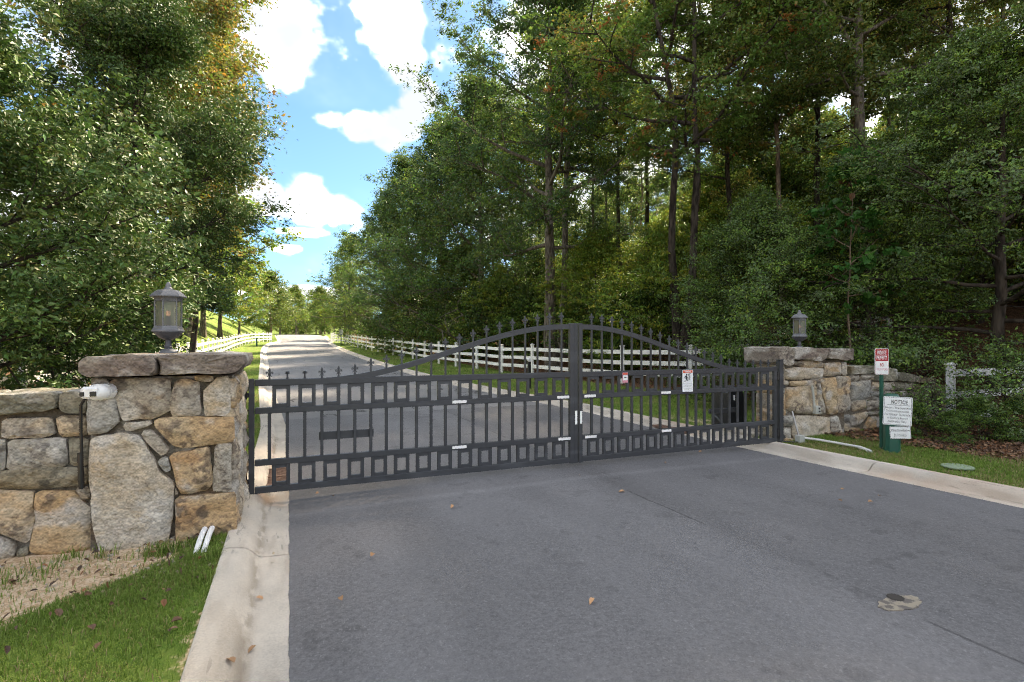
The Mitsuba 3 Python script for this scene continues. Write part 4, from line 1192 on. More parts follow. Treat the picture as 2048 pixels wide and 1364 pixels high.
def skeleton(r, h, lo, rad, tr, lean=(0, 0), n_limb=14, rise=(0.15, 0.8), sub=6, twigs=4, droop=0.0, shape=0.7, flat=False, top=0.97, wander=0.05, forks=1, off=(0, 0), inner=0.24):
    """Trunk, limbs and twig ends of a tree standing at the origin. Returns (tubes, twig ends, outward directions)."""
    tb, ends, outs = [], [], []
    n = 12
    for f in range(forks):
        t = np.linspace(0, 1, n)
        w = np.cumsum(r.normal(0, wander, (n, 2)), 0) * (h / 12)
        w -= w[:1]
        a = r.uniform(0, 6.28)
        spread = (0.0 if forks == 1 else rad * 0.35) * t[:, None] ** 1.2 * np.array([[math.cos(a), math.sin(a)]])
        trunk = np.column_stack([w + np.outer(t ** 1.3, lean) + spread, t * h * top])
        rr = tr * (1 - 0.86 * t) * (1 + 0.55 * np.exp(-t * 18)) * (1 if forks == 1 else 0.75)
        rr[-1] = 0.01
        tb.append((trunk, rr, 9))
        az = r.uniform(0, 6.28)
        for k in range(n_limb // forks):
            u = (k + r.uniform(0.1, 0.9)) / (n_limb // forks)
            z = lo + (1 - lo) * u * 0.97
            az += 2.4 + r.normal(0, 0.35)
            p0 = np.array([np.interp(z * h, trunk[:, 2], trunk[:, 0]), np.interp(z * h, trunk[:, 2], trunk[:, 1]), z * h * top])
            prof = max(0.22, math.sin(math.pi * min(1, max(0.0, (u * 0.86 + 0.12))) ** shape))
            L = rad * prof * r.uniform(0.78, 1.15)
            el = rise[0] + (rise[1] - rise[0]) * u + r.normal(0, 0.12)
            d = np.array([math.cos(az) * math.cos(el), math.sin(az) * math.cos(el), math.sin(el)])
            pull = np.array([off[0], off[1], 0.35 - droop])
            limb = curve(r, p0, d, L, 8, pull, 0.10)
            r0 = max(0.012, tr * 0.42 * (1 - 0.7 * u) * min(1.0, L / rad + 0.2))
            tb.append((limb, np.linspace(r0, 0.006, 8), 6))
            for s in range(sub):
                v = inner + (1 - inner) * (s + r.uniform(0, 1)) / sub
                q = limb[min(7, int(v * 7))] + (limb[min(7, int(v * 7) + 1)] - limb[min(7, int(v * 7))]) * (v * 7 % 1)
                sd = unit(limb[-1] - limb[0])
                side = np.cross(sd, [0, 0, 1.0]) * (1 if s % 2 else -1)
                d2 = unit(sd * r.uniform(0.5, 1.0) + unit(side) * r.uniform(0.3, 1.1) + np.array([0, 0, r.normal(0.0, 0.18 if flat else 0.5)]))
                L2 = L * r.uniform(0.22, 0.48) + 0.12
                br = curve(r, q, d2, L2, 5, np.array([0, 0, 0.15 - droop]), 0.14)
                tb.append((br, np.linspace(max(0.006, r0 * 0.35), 0.003, 5), 4))
                for c in range(twigs):
                    w_ = 0.25 + 0.75 * (c + r.uniform(0, 1)) / twigs
                    e = br[0] + (br[-1] - br[0]) * w_ if w_ < 0.5 else br[2] + (br[4] - br[2]) * (w_ - 0.5) * 2
                    ends.append(e + r.normal(0, 0.10 * min(1, L2), 3))
                    outs.append(unit(e - np.array([trunk[0, 0], trunk[0, 1], e[2] - 0.2 * rad])))
    return tb, np.array(ends), np.array(outs)


def foliage(r, ends, outs, n_leaf, spread, size, aspect, cols, weights, upness=0.7, flatten=0.55, four=False, keep=None, vary=0.22, hang=0.0, mixw=0.62):
    k = 3
    ends = np.repeat(ends, k, 0) + r.normal(0, 0.50 * spread, (len(ends) * k, 3)) * [1, 1, 0.8]
    outs = np.repeat(outs, k, 0)
    spread = 0.50 * spread
    m = len(ends)
    w = r.gamma(1.6, 1.0, m)
    cnt = np.maximum(1, (n_leaf * w / w.sum()).astype(int))
    cid = np.repeat(np.arange(m), cnt)
    n = len(cid)
    P = r.normal(0, 1, (n, 3))
    P *= (np.abs(r.normal(0, 0.75, (n, 1))) + 0.15) / np.linalg.norm(P, axis=1, keepdims=True)
    P[:, 2] *= flatten
    sp = spread * r.uniform(0.65, 1.35, m)[cid][:, None]
    C = ends[cid] + P * sp
    if keep is not None:
        k = keep(C)
        C, cid, P = C[k], cid[k], P[k]
        n = len(C)
    N = np.array([0, 0, upness]) + 0.45 * outs[cid] + r.normal(0, 0.42, (n, 3))
    D = outs[cid] * 0.7 + P * 0.6 + r.normal(0, 0.5, (n, 3)) - np.array([0, 0, 0.15 + hang])
    return leaf_mesh(r, C, N, D, size, aspect, palette(r, n, cid, cols, weights, mixw, vary), four=four)


G_DARK, G_MID, G_FRESH, G_YEL, GOLD_L, RUST, OLIVE, BLUEG = (0.066, 0.118, 0.028), (0.112, 0.190, 0.034), (0.170, 0.260, 0.036), (0.29, 0.31, 0.038), (0.38, 0.26, 0.040), (0.31, 0.13, 0.038), (0.150, 0.165, 0.036), (0.082, 0.145, 0.055)


def tree_shapes(seed, skel, leaf, bark_mat, leaf_mat="m_leaf", origin=(0, 0, 0), stretch=(1, 1, 1)):
    r = np.random.default_rng(seed)
    tb, ends, outs = skeleton(r, **skel)
    o, s = np.array(origin, float), np.array(stretch, float)
    wood = tubes([(p * s, q, k) for p, q, k in tb])
    wood.apply_translation(o)
    lf = dict(leaf)
    world_keep = lf.pop("keep_world", None)
    if world_keep is not None:
        lf["keep"] = lambda C: world_keep(C + o)
    V, F, K = foliage(r, ends * s, outs, **lf)
    nt = tube_count(tb[0])
    vv, ff = np.array(wood.vertices), np.array(wood.faces)
    trunk = (vv[:nt[0]], ff[:nt[1]])
    limbs = (vv[nt[0]:], ff[nt[1]:] - nt[0])
    return mikit.ply(trunk, bark_mat, smooth=True), mikit.ply(limbs, bark_mat, smooth=True), mikit.ply((V + o, F), leaf_mat, color=K)


def tube_count(item):
    p, _, k = item
    return len(p) * k, (len(p) - 1) * k * 2


def plant(kind, label, category, xy, seed, skel, leaf, bark_mat="m_bark_dark", leaf_mat="m_leaf", group=None, dz=0.0, stretch=(1, 1, 1)):
    t = thing(kind, label, category, group)
    o = (float(xy[0]), float(xy[1]), float(gz(xy[0], xy[1])) - 0.05 + dz)
    a, b, c = tree_shapes(seed, skel, leaf, bark_mat, leaf_mat, o, stretch)
    part(t, "trunk", a)
    part(t, "limbs", b)
    part(t, "crown", c)
    return t


FENCE_X = spline([2.3, 3.6, 6.55, 9.6, 13, 17.7, 23, 28.9, 35.4, 43, 52, 57.5, 68, 82], [11.6, 9.6, 7.45, 6.45, 5.75, 5.05, 4.4, 3.9, 3.4, 2.95, 2.7, 2.6, 2.6, 4.0])


def clear_road(C):
    """Boughs do not hang low over the drive or through the fences."""
    x, y, z = C[:, 0], C[:, 1], C[:, 2] - ROADZ(C[:, 1])
    over = (x > LEFT(y) - 2.6) & (x < np.where(y > 3, FENCE_X(np.clip(y, 2.3, 82)) + 0.25, RIGHT(y) + 0.3))
    return ~(over & (z < 3.4 + 0.03 * y))




def keep_left(C):
    """Holly branches are trimmed back from the wall face and the drive."""
    return (C[:, 1] > -0.62 + 0.25 * (C[:, 2] < 1.3)) & ~((C[:, 0] > -4.9) & (C[:, 1] < 0.4) & (C[:, 2] < 2.25)) & ~((C[:, 1] < 0.3) & (C[:, 2] < 1.22)) & ((C[:, 0] < LEFT(C[:, 1]) - 0.9) | (C[:, 2] > 3.0)) & ~((C[:, 1] > 4.5) & (C[:, 0] > -7.9) & (C[:, 2] < 2.2))


# the glossy evergreens on the left
HOLLY = dict(size=0.064, aspect=0.56, cols=[(0.062, 0.108, 0.032), (0.090, 0.155, 0.040), (0.130, 0.205, 0.048), (0.130, 0.150, 0.042)], weights=[0.36, 0.38, 0.16, 0.10], upness=0.5, flatten=0.6, keep_world=keep_left)
plant("holly", "broad glossy evergreen holly rising behind the mossy left wall, its leaves closest of all", "holly tree", (-6.55, 0.75), 11,
      dict(h=4.6, lo=0.10, rad=2.3, tr=0.085, n_limb=30, rise=(0.0, 0.9), sub=8, twigs=4, shape=0.62, wander=0.07), dict(HOLLY, n_leaf=150000, spread=0.34, size=0.058), "m_bark_dark", "m_glossy_leaf")
plant("holly", "glossy evergreen holly at the left end of the mossy wall, reaching lower than its neighbours", "holly tree", (-7.9, -0.25), 12,
      dict(h=5.2, lo=0.08, rad=2.0, tr=0.08, n_limb=26, rise=(0.0, 0.9), sub=7, twigs=4, shape=0.6, wander=0.07), dict(HOLLY, n_leaf=95000, spread=0.34, size=0.060), "m_bark_dark", "m_glossy_leaf")
plant("holly", "tall dense dark holly behind the lantern, its edge against the blue sky", "holly tree", at(250, 9.0), 13,
      dict(h=7.6, lo=0.26, rad=2.2, tr=0.10, n_limb=34, rise=(0.0, 0.85), sub=8, twigs=4, shape=0.75, wander=0.05), dict(HOLLY, n_leaf=135000, spread=0.38, size=0.058), "m_bark_dark", "m_glossy_leaf")
for k, (px, Y, h, rad, lab) in enumerate([(298, 9.6, 2.1, 0.85, "low leafy holly shoot behind the left pillar, under the lantern bowl"), (205, 8.6, 2.5, 1.1, "low holly bush between the white camera and the lantern, behind the left pillar"), (110, 7.4, 1.9, 1.0, "low holly bush just above the mossy wall cap, left of the white camera")]):
    plant("holly_bush", lab, "bush", at(px, Y), 90 + k, dict(h=h, lo=0.05, rad=rad, tr=0.03, n_limb=18, rise=(0.0, 0.9), sub=6, twigs=4, shape=0.6), dict(HOLLY, n_leaf=13000, spread=0.28, size=0.056, keep_world=lambda C: (C[:, 1] > -0.25) & ~((C[:, 0] > -4.9) & (C[:, 1] < 0.4))), "m_bark_dark", "m_glossy_leaf")
plant("holly", "round dark evergreen above the left white fence, below the cloud", "holly tree", (-8.1, 10.2), 14,
      dict(h=6.6, lo=0.06, rad=2.9, tr=0.10, n_limb=32, rise=(0.0, 0.8), sub=7, twigs=4, shape=0.7), dict(HOLLY, n_leaf=62000, spread=0.44, size=0.085), "m_bark_dark", "m_glossy_leaf")
AUTUMN = dict(size=0.072, aspect=0.62, cols=[OLIVE, (0.13, 0.13, 0.026), GOLD_L, (0.20, 0.13, 0.035), G_MID], weights=[0.34, 0.28, 0.07, 0.11, 0.20], upness=0.4, flatten=0.7, keep_world=clear_road)
plant("autumn_tree", "tall tree turning yellow brown at upper left, ragged against the white cloud", "tree", at(292, 11.4), 15,
      dict(h=14.0, lo=0.33, rad=2.05, tr=0.10, n_limb=44, rise=(0.2, 0.9), sub=9, twigs=5, shape=0.8, inner=0.1), dict(AUTUMN, n_leaf=92000, spread=0.52, size=0.090), "m_bark_dark")
plant("autumn_tree", "smaller yellowing tree in front of the white cloud, right of the tall yellow brown one", "tree", at(380, 14.0), 18,
      dict(h=12.0, lo=0.34, rad=1.4, tr=0.08, n_limb=34, rise=(0.2, 0.9), sub=8, twigs=5, shape=0.8, inner=0.1), dict(AUTUMN, n_leaf=48000, spread=0.50, size=0.098, weights=[0.30, 0.22, 0.12, 0.08, 0.28]), "m_bark_dark")
plant("autumn_tree", "olive tinted tree with scattered ochre leaves in the top left corner", "tree", (-9.3, 1.8), 16,
      dict(h=11.5, lo=0.34, rad=3.4, tr=0.10, n_limb=40, rise=(0.2, 0.9), sub=8, twigs=5, shape=0.8, inner=0.1), dict(AUTUMN, n_leaf=62000, size=0.084, spread=0.50, weights=[0.42, 0.15, 0.10, 0.08, 0.25]), "m_bark_grey")

# the wood on the right: the trees one can tell apart
OAK = dict(size=0.125, aspect=0.58, cols=[(0.078, 0.120, 0.040), G_MID, BLUEG, (0.140, 0.185, 0.038)], weights=[0.38, 0.30, 0.22, 0.10], upness=0.6, flatten=0.6, keep_world=clear_road)
big = dict(n_limb=30, sub=7, twigs=4, shape=0.72, rise=(0.05, 0.95))
plant("oak_tree", "great dark oak with twin grey trunk beside the white fence, its crown against the sky", "tree", at(1108, 23), 21,
      dict(big, h=18.5, lo=0.28, rad=5.6, tr=0.27, off=(-0.35, -0.2)), dict(OAK, n_leaf=88000, spread=0.62), "m_bark_grey")
plant("oak_tree", "second trunk of grey bark standing right behind the great dark oak", "tree", at(1126, 24.5), 22,
      dict(h=17, lo=0.45, rad=4.2, tr=0.20, n_limb=20, sub=6, twigs=4, shape=0.7, rise=(0.1, 0.9)), dict(OAK, n_leaf=40000, spread=0.6), "m_bark_grey")
plant("maple_tree", "dark forked maple with rust tinged branch tips above the right gate leaf", "tree", at(1357, 17), 23,
      dict(h=15.5, lo=0.42, rad=4.3, tr=0.20, n_limb=26, sub=7, twigs=4, shape=0.72, rise=(0.1, 0.8), forks=2, lean=(-1.2, 0.3), wander=0.08), dict(size=0.105, aspect=0.7, cols=[G_MID, (0.115, 0.185, 0.034), (0.150, 0.190, 0.036), (0.22, 0.18, 0.040), RUST], weights=[0.36, 0.30, 0.21, 0.09, 0.04], n_leaf=70000, spread=0.50, upness=0.75, flatten=0.42, mixw=0.88, keep_world=clear_road), "m_bark_dark")
plant("ash_tree", "sunlit pale green tree at the end of the right tree line near the road crest", "tree", at(700, 64), 51,
      dict(big, h=13.0, lo=0.12, rad=4.6, tr=0.2), dict(size=0.19, aspect=0.55, cols=[G_FRESH, G_MID, G_YEL, (0.11, 0.16, 0.035)], weights=[0.34, 0.26, 0.16, 0.24], n_leaf=30000, spread=0.75, keep_world=clear_road), "m_bark_grey")
HB = dict(cols=[(0.078, 0.118, 0.038), G_MID, (0.095, 0.145, 0.055), G_FRESH], weights=[0.34, 0.36, 0.16, 0.14], upness=0.6)
plant("evergreen_bush", "rounded small leaved evergreen behind the right gate leaf, left of the right lantern", "bush", at(1510, 12.6), 61,
      dict(h=4.7, lo=0.03, rad=2.15, tr=0.07, n_limb=34, sub=7, twigs=4, shape=0.62, rise=(0.0, 0.9)), dict(HB, size=0.06, aspect=0.5, n_leaf=95000, spread=0.34, flatten=0.7), "m_bark_dark", "m_glossy_leaf")
keep_right = lambda C: ~((C[:, 1] < 0.75) & (C[:, 2] < 1.75) & (C[:, 0] < 5.6)) & ~((C[:, 1] < 0.25) & (C[:, 2] < 1.05) & (C[:, 0] < 6.9)) & ~((C[:, 1] < 0.5) & (C[:, 2] < 1.22) & (C[:, 0] < 9.0)) & (C[:, 1] > -2.2)  # noqa: E731
plant("holly", "wide dark holly with layered boughs behind the right wall and grey fence", "holly tree", at(1995, 10.4), 62,
      dict(h=7.2, lo=0.13, rad=3.5, tr=0.12, n_limb=34, sub=8, twigs=4, shape=0.55, rise=(-0.05, 0.8), flat=True, droop=0.25), dict(HB, size=0.068, aspect=0.5, n_leaf=130000, spread=0.36, flatten=0.38, keep_world=keep_right), "m_bark_dark", "m_glossy_leaf")
plant("evergreen_bush", "dark evergreen bush between the right lantern and the wide holly", "bush", at(1740, 11.8), 63,
      dict(h=5.6, lo=0.03, rad=2.2, tr=0.08, n_limb=30, sub=7, twigs=4, shape=0.62, rise=(0.0, 0.9)), dict(HB, size=0.066, aspect=0.5, n_leaf=75000, spread=0.36, flatten=0.6, keep_world=keep_right), "m_bark_dark", "m_glossy_leaf")
plant("evergreen_bush", "small leafy bush at ground level in front of the grey fence at right", "bush", at(1880, 8.75), 64,
      dict(h=0.62, lo=0.05, rad=0.8, tr=0.02, n_limb=16, sub=5, twigs=3, shape=0.6, rise=(0.0, 0.8)), dict(HB, size=0.055, aspect=0.5, n_leaf=2200, spread=0.20), "m_bark_dark", "m_glossy_leaf")
plant("evergreen_bush", "leafy bush at the right edge of the photo in front of the grey fence", "bush", at(2010, 8.6), 65,
      dict(h=1.3, lo=0.05, rad=1.0, tr=0.02, n_limb=18, sub=5, twigs=3, shape=0.6, rise=(0.0, 0.8)), dict(HB, size=0.055, aspect=0.5, n_leaf=6500, spread=0.22), "m_bark_dark", "m_glossy_leaf")
plant("evergreen_bush", "low leafy bush in front of the white fence behind the gate motor", "bush", at(1450, 11.6), 66,
      dict(h=1.25, lo=0.05, rad=0.75, tr=0.02, n_limb=16, sub=5, twigs=3, shape=0.6, rise=(0.0, 0.8)), dict(HB, size=0.055, aspect=0.5, n_leaf=5200, spread=0.20), "m_bark_dark", "m_glossy_leaf")
plant("broadleaf_sapling", "sapling with large bright maple like leaves at upper right among the evergreens", "sapling", at(1700, 11.0), 67,
      dict(h=5.6, lo=0.42, rad=0.8, tr=0.03, n_limb=12, sub=3, twigs=2, shape=0.6, rise=(0.1, 0.9)), dict(size=0.17, aspect=0.95, cols=[(0.045, 0.125, 0.022), (0.06, 0.15, 0.03), (0.15, 0.085, 0.035)], weights=[0.55, 0.40, 0.05], n_leaf=620, spread=0.30, upness=0.8, hang=0.3, four=True), "m_bark_tan")

# the rest of the wood: kinds made once and set out as copies
def kind_group(gid, seed, skel, leaf, bark_mat):
    a, b, c = tree_shapes(seed, skel, leaf, bark_mat)
    for n_, s_ in (("trunk", a), ("limbs", b), ("crown", c)):
        scene[f"{gid}_{n_}"] = {"type": "shapegroup", "shape": s_}


def copy_of(gid, kind, label, category, group, xy, rot, s, dz=0.0):
    t = thing(kind, label, category, group)
    M = T().translate([float(xy[0]), float(xy[1]), float(gz(xy[0], xy[1])) - 0.06 + dz]).rotate([0, 0, 1], float(rot)).scale(float(s))
    for n_ in ("trunk", "limbs", "crown"):
        scene[f"{t}__{n_}"] = {"type": "instance", "group": {"type": "ref", "id": f"{gid}_{n_}"}, "to_world": M}
    return t


SLIM = dict(n_limb=26, sub=5, twigs=4, shape=0.72, rise=(0.15, 0.9), wander=0.05)
kind_group("slim_a", 71, dict(SLIM, h=16, lo=0.52, rad=3.0, tr=0.12), dict(size=0.15, aspect=0.58, cols=[G_MID, G_FRESH, OLIVE, G_YEL], weights=[0.35, 0.30, 0.20, 0.15], n_leaf=9500, spread=0.62), "m_bark_dark")
kind_group("slim_b", 72, dict(SLIM, h=15, lo=0.52, rad=2.8, tr=0.10, lean=(0.8, 0.3)), dict(size=0.15, aspect=0.58, cols=[G_FRESH, G_YEL, G_MID, GOLD_L], weights=[0.40, 0.30, 0.22, 0.08], n_leaf=9500, spread=0.62), "m_bark_grey")
kind_group("slim_c", 73, dict(SLIM, h=17, lo=0.52, rad=3.1, tr=0.13), dict(size=0.16, aspect=0.58, cols=[G_MID, OLIVE, (0.04, 0.07, 0.02)], weights=[0.45, 0.3, 0.25], n_leaf=9500, spread=0.64), "m_bark_tan")
kind_group("low_a", 74, dict(h=4.4, lo=0.05, rad=2.5, tr=0.05, n_limb=20, sub=6, twigs=4, shape=0.55, rise=(0.0, 0.8), flat=True), dict(size=0.105, aspect=0.55, cols=[G_FRESH, G_MID, (0.16, 0.21, 0.03), G_YEL], weights=[0.34, 0.22, 0.24, 0.20], n_leaf=19500, spread=0.40, flatten=0.35, upness=0.9), "m_bark_dark")
kind_group("low_b", 75, dict(h=3.2, lo=0.05, rad=2.0, tr=0.04, n_limb=18, sub=6, twigs=4, shape=0.55, rise=(0.0, 0.8), flat=True), dict(size=0.10, aspect=0.55, cols=[G_MID, (0.035, 0.07, 0.02), G_FRESH], weights=[0.45, 0.35, 0.2], n_leaf=16900, spread=0.38, flatten=0.4, upness=0.9), "m_bark_dark")
kind_group("low_c", 76, dict(h=5.5, lo=0.06, rad=3.0, tr=0.06, n_limb=22, sub=6, twigs=4, shape=0.6, rise=(0.0, 0.8)), dict(size=0.13, aspect=0.55, cols=[G_MID, G_DARK, OLIVE], weights=[0.45, 0.30, 0.25], n_leaf=22100, spread=0.50, flatten=0.5, upness=0.7), "m_bark_dark")
kind_group("far_a", 77, dict(h=12, lo=0.14, rad=4.6, tr=0.2, n_limb=24, sub=6, twigs=4, shape=0.7, rise=(0.05, 0.95)), dict(size=0.26, aspect=0.6, cols=[(0.085, 0.140, 0.030), (0.17, 0.20, 0.034), (0.12, 0.175, 0.032), (0.10, 0.165, 0.034)], weights=[0.34, 0.28, 0.22, 0.16], n_leaf=22500, spread=0.85), "m_bark_tan")
kind_group("far_b", 78, dict(h=14, lo=0.16, rad=4.8, tr=0.22, n_limb=24, sub=6, twigs=4, shape=0.7, rise=(0.05, 0.95)), dict(size=0.26, aspect=0.6, cols=[G_MID, G_FRESH, OLIVE, G_YEL], weights=[0.38, 0.28, 0.20, 0.14], n_leaf=22500, spread=0.85), "m_bark_grey")

TALL = dict(size=0.112, aspect=0.6, cols=[(0.110, 0.160, 0.036), (0.150, 0.190, 0.040), (0.085, 0.140, 0.034), (0.20, 0.180, 0.038)], weights=[0.36, 0.28, 0.26, 0.10], upness=0.5, flatten=0.6, n_leaf=50000, spread=0.52)
TSK = dict(h=18, lo=0.36, rad=3.7, n_limb=24, sub=6, twigs=4, shape=0.7, rise=(0.1, 0.85), wander=0.03)
kind_group("tall_a", 30, dict(TSK, tr=0.165), TALL, "m_bark_grey")
kind_group("tall_b", 31, dict(TSK, tr=0.105, lean=(-1.3, 0.35)), TALL, "m_bark_tan")
kind_group("tall_c", 32, dict(TSK, tr=0.13, lo=0.31, rad=4.2), TALL, "m_bark_dark")
for k, (px, Y, s_, g, rot, lab) in enumerate([
        (1740, 15.0, 1.05, "tall_a", 0, "thick straight grey trunk at upper right, tallest among the open sky gaps"),
        (1694, 17.5, 0.97, "tall_b", 110, "thin reddish brown straight trunk left of the thick grey one at upper right"),
        (1565, 18.5, 0.98, "tall_b", 5, "slim tan trunk leaning left in front of the pale sky gap"),
        (1632, 20.0, 1.0, "tall_c", 40, "slim dark trunk leaning slightly between the tan one and the reddish brown one"),
        (1900, 15.5, 0.97, "tall_c", 150, "dark olive crowned tree filling the upper right corner"),
        (1460, 20.5, 0.95, "tall_c", 260, "olive tree with dense fine leaves right of the forked maple"),
        (2080, 13.5, 0.92, "tall_c", 320, "shadowed tree with yellow flecks cut off by the right edge of the photo")]):
    copy_of(g, "tall_tree", lab, "tree", None, at(px, Y), rot, s_)
for n_, seed in (("sky_a", 45), ("sky_b", 46)):
    kind_group(n_, seed, dict(n_limb=40, sub=7, twigs=4, rise=(0.05, 0.95), h=16, lo=0.05, rad=4.9, tr=0.22, shape=0.6), dict({k_: v_ for k_, v_ in OAK.items() if k_ != "keep_world"}, n_leaf=62000, spread=0.80, size=0.17, keep=lambda C: ~((C[:, 0] < -2.0) & (C[:, 2] < 3.8))), "m_bark_grey")
for k, (px, Y, s_, lab) in enumerate([
        (965, 31, 1.02, "dark leafy tree left of the great oak, overhanging the white fence"),
        (885, 36, 1.0, "dark leafy tree on the skyline between the great oak and the small cloud"),
        (818, 43, 0.98, "deep green tree stepping down the skyline towards the road end"),
        (775, 52, 0.94, "green tree at the low end of the dark tree line")]):
    copy_of(["sky_a", "sky_b"][k % 2], "oak_tree", lab, "tree", None, at(px, Y), 8.0 - 6 * k, s_)
for k, (px, Y, s, lab) in enumerate([(1835, 8.3, 0.17, "sprig of green seedlings in the leaf litter just right of the green sign post"), (1905, 7.9, 0.15, "sprig of green seedlings in the leaf litter below the grey fence post"), (1960, 8.1, 0.2, "patch of green seedlings in the leaf litter near the right edge, nearer the lawn"), (2035, 8.0, 0.2, "patch of green seedlings in the leaf litter at the very right edge")]):
    copy_of("low_b", "seedling_clump", lab, "plant", None, at(px, Y), 60 * k, s, 0.03)
rg = np.random.default_rng(99)
deep = [(1240, 25), (1182, 28), (1405, 23), (1520, 26), (1445, 29), (1590, 27), (1770, 25), (1850, 23), (2010, 22), (1080, 33), (1040, 30), (990, 36), (940, 42), (880, 47), (1130, 42), (2120, 20), (1980, 19), (2200, 26), (1305, 27), (1212, 32), (1275, 38)]
for k, (px, Y) in enumerate(deep):
    copy_of(["slim_a", "slim_b", "slim_c"][k % 3], "forest_tree", "slender bare lower trunk with leafy top standing deep in the sunlit wood", "tree", "slender trees deep in the wood", at(px + rg.uniform(-8, 8), Y), rg.uniform(0, 360), rg.uniform(0.85, 1.15))
for k, (px, Y) in enumerate([(715, 58), (765, 47), (815, 40), (870, 35), (925, 31.5), (1000, 28), (1060, 25.5), (1190, 21), (1240, 19.5), (740, 52), (1300, 18), (1340, 17), (840, 37), (960, 30), (1180, 22.5), (790, 43), (1035, 30)]):
    copy_of(["low_c", "low_b"][k % 2] if px < 1000 else ["low_b", "low_a"][k % 2], "understory_shrub", "low leafy branches reaching down behind the white fence", "shrub", "leafy shrubs along the right fence", at(px, Y + 1.0), rg.uniform(0, 360), rg.uniform(0.9, 1.25), -0.2)
for k, (px, Y, s) in enumerate([(1445, 25, 1.35), (1500, 27.5, 1.45), (1558, 26, 1.25), (1622, 28, 1.45), (1690, 24, 1.3), (1400, 31, 1.2)]):
    copy_of("low_c" if k % 2 else "low_a", "bank_tree", "rounded young tree filling the gaps between tall trunks on the bank", "tree", "young trees on the bank", at(px, Y), 77.0 * k, s, -0.3)
for k, (px, Y) in enumerate([(1120, 30), (1170, 26), (1200, 38), (1235, 28), (1290, 26), (1310, 35), (1260, 42), (1380, 27), (1420, 37), (1145, 41), (1470, 28), (1530, 34), (1600, 25), (1660, 22), (1720, 28), (1790, 20), (1850, 19), (1900, 22), (1990, 17), (2060, 18), (1930, 15), (2030, 14.5), (2110, 14), (1830, 15.5), (1960, 13.5), (2060, 12.6), (1350, 30), (1500, 22), (1560, 20), (1440, 21), (1180, 22), (1240, 22), (1290, 22), (1330, 21), (1130, 24), (1160, 28), (1215, 31), (1265, 30), (1320, 28), (1395, 24), (1190, 34), (1250, 37), (1410, 30), (1460, 33), (1550, 28), (1620, 31), (1680, 26), (1760, 24), (1080, 28), (1040, 33), (1110, 38), (1230, 46), (1290, 48), (1340, 44), (1400, 47), (1170, 48), (1460, 44), (1520, 46), (1120, 46), (1370, 40), (1310, 41), (1040, 44), (1012, 52), (1062, 58), (1092, 50), (1150, 55), (1200, 54), (985, 46)]):
    if 1105 < px < 1440 and Y < 27:
        continue
    copy_of("low_a" if k % 3 or 1105 < px < 1440 else "low_c", "bank_shrub", "yellow green undergrowth lit by the sun on the wooded bank", "shrub", "sunlit undergrowth on the bank", at(px, Y), rg.uniform(0, 360), rg.uniform(0.8, 1.15) * (0.75 if Y > 29 else 1.0), -0.2)
for k, (px, Y, s, g, lab) in enumerate([
        (440, 50, 0.85, "far_b", "tree with a pale bare trunk on top of the left grassy bank"),
        (478, 60, 0.66, "far_b", "dark trunked tree at the foot of the left bank behind the fence end"),
        (540, 80, 0.85, "far_a", "yellow green sunlit tree left of the road crest"),
        (535, 92, 0.9, "far_a", "bright leafy tree further behind the yellow green one"),
        (405, 42, 0.95, "far_b", "leafy tree on the left bank behind the dark holly"),
        (592, 112, 0.75, "far_b", "small sunlit tree left of the road end"),
        (650, 122, 0.75, "far_a", "small sunlit tree right of the road end"),
        (380, 36, 1.1, "far_b", "broad tree behind the left fence, mostly hidden by the hollies"),
        (612, 150, 0.6, "far_a", "bright distant tree straight beyond the road end"),
        (560, 128, 0.8, "far_b", "leafy tree leaning in from the left beyond the road crest"),
        (640, 134, 1.0, "far_a", "pale green tree closing the view straight up the road"),
        (1130, 58, 0.75, "far_a", "sunlit yellow green tree far back in the wood, left of the great oak trunk"),
        (1195, 62, 0.8, "far_a", "sunlit tree far back in the wood, just right of the great oak trunk"),
        (1262, 56, 0.75, "far_a", "sunlit tree far back in the wood between the great oak and the forked maple"),
        (1322, 60, 0.8, "far_a", "sunlit tree far back in the wood just left of the forked maple trunk"),
        (1390, 57, 0.75, "far_a", "sunlit tree far back in the wood just right of the forked maple trunk"),
        (1452, 52, 0.75, "far_a", "bright tree on the ridge right of the forked maple, behind the rounded bush"),
        (1530, 56, 0.8, "far_a", "bright tree on the ridge behind the slim leaning tan trunk"),
        (1600, 50, 0.7, "far_b", "green tree on the ridge left of the slim dark leaning trunk"),
        (1668, 54, 0.75, "far_a", "bright tree on the ridge behind the reddish brown trunk"),
        (1800, 48, 0.75, "far_b", "green tree on the ridge right of the thick grey trunk"),
        (1900, 44, 0.7, "far_a", "bright tree on the ridge behind the upper right corner"),
        (1012, 70, 0.8, "far_a", "sunlit tree far beyond the fence, glimpsed left of the great oak trunk"),
        (1062, 76, 0.85, "far_b", "green tree far beyond the fence, glimpsed through the great oak's lower boughs"),
        (1100, 68, 0.8, "far_a", "yellow green tree far back between the twin oak trunks"),
        (1228, 74, 0.9, "far_a", "sunlit tree at the back of the wood, behind the gap right of the great oak"),
        (690, 84, 0.85, "far_b", "green tree closing the right side of the road crest")]):
    copy_of(g, "roadside_tree", lab, "tree", None, at(px, Y), 37.0 * k, s)
for k in range(14):
    q = at(560 + 12 * k, 165 + 9 * (k % 3))
    copy_of("far_b" if k % 2 else "far_a", "distant_tree", "pale tree in the row across the far end of the valley", "tree", "trees across the far end", q, 51.0 * k, 0.8 + 0.05 * (k % 4))

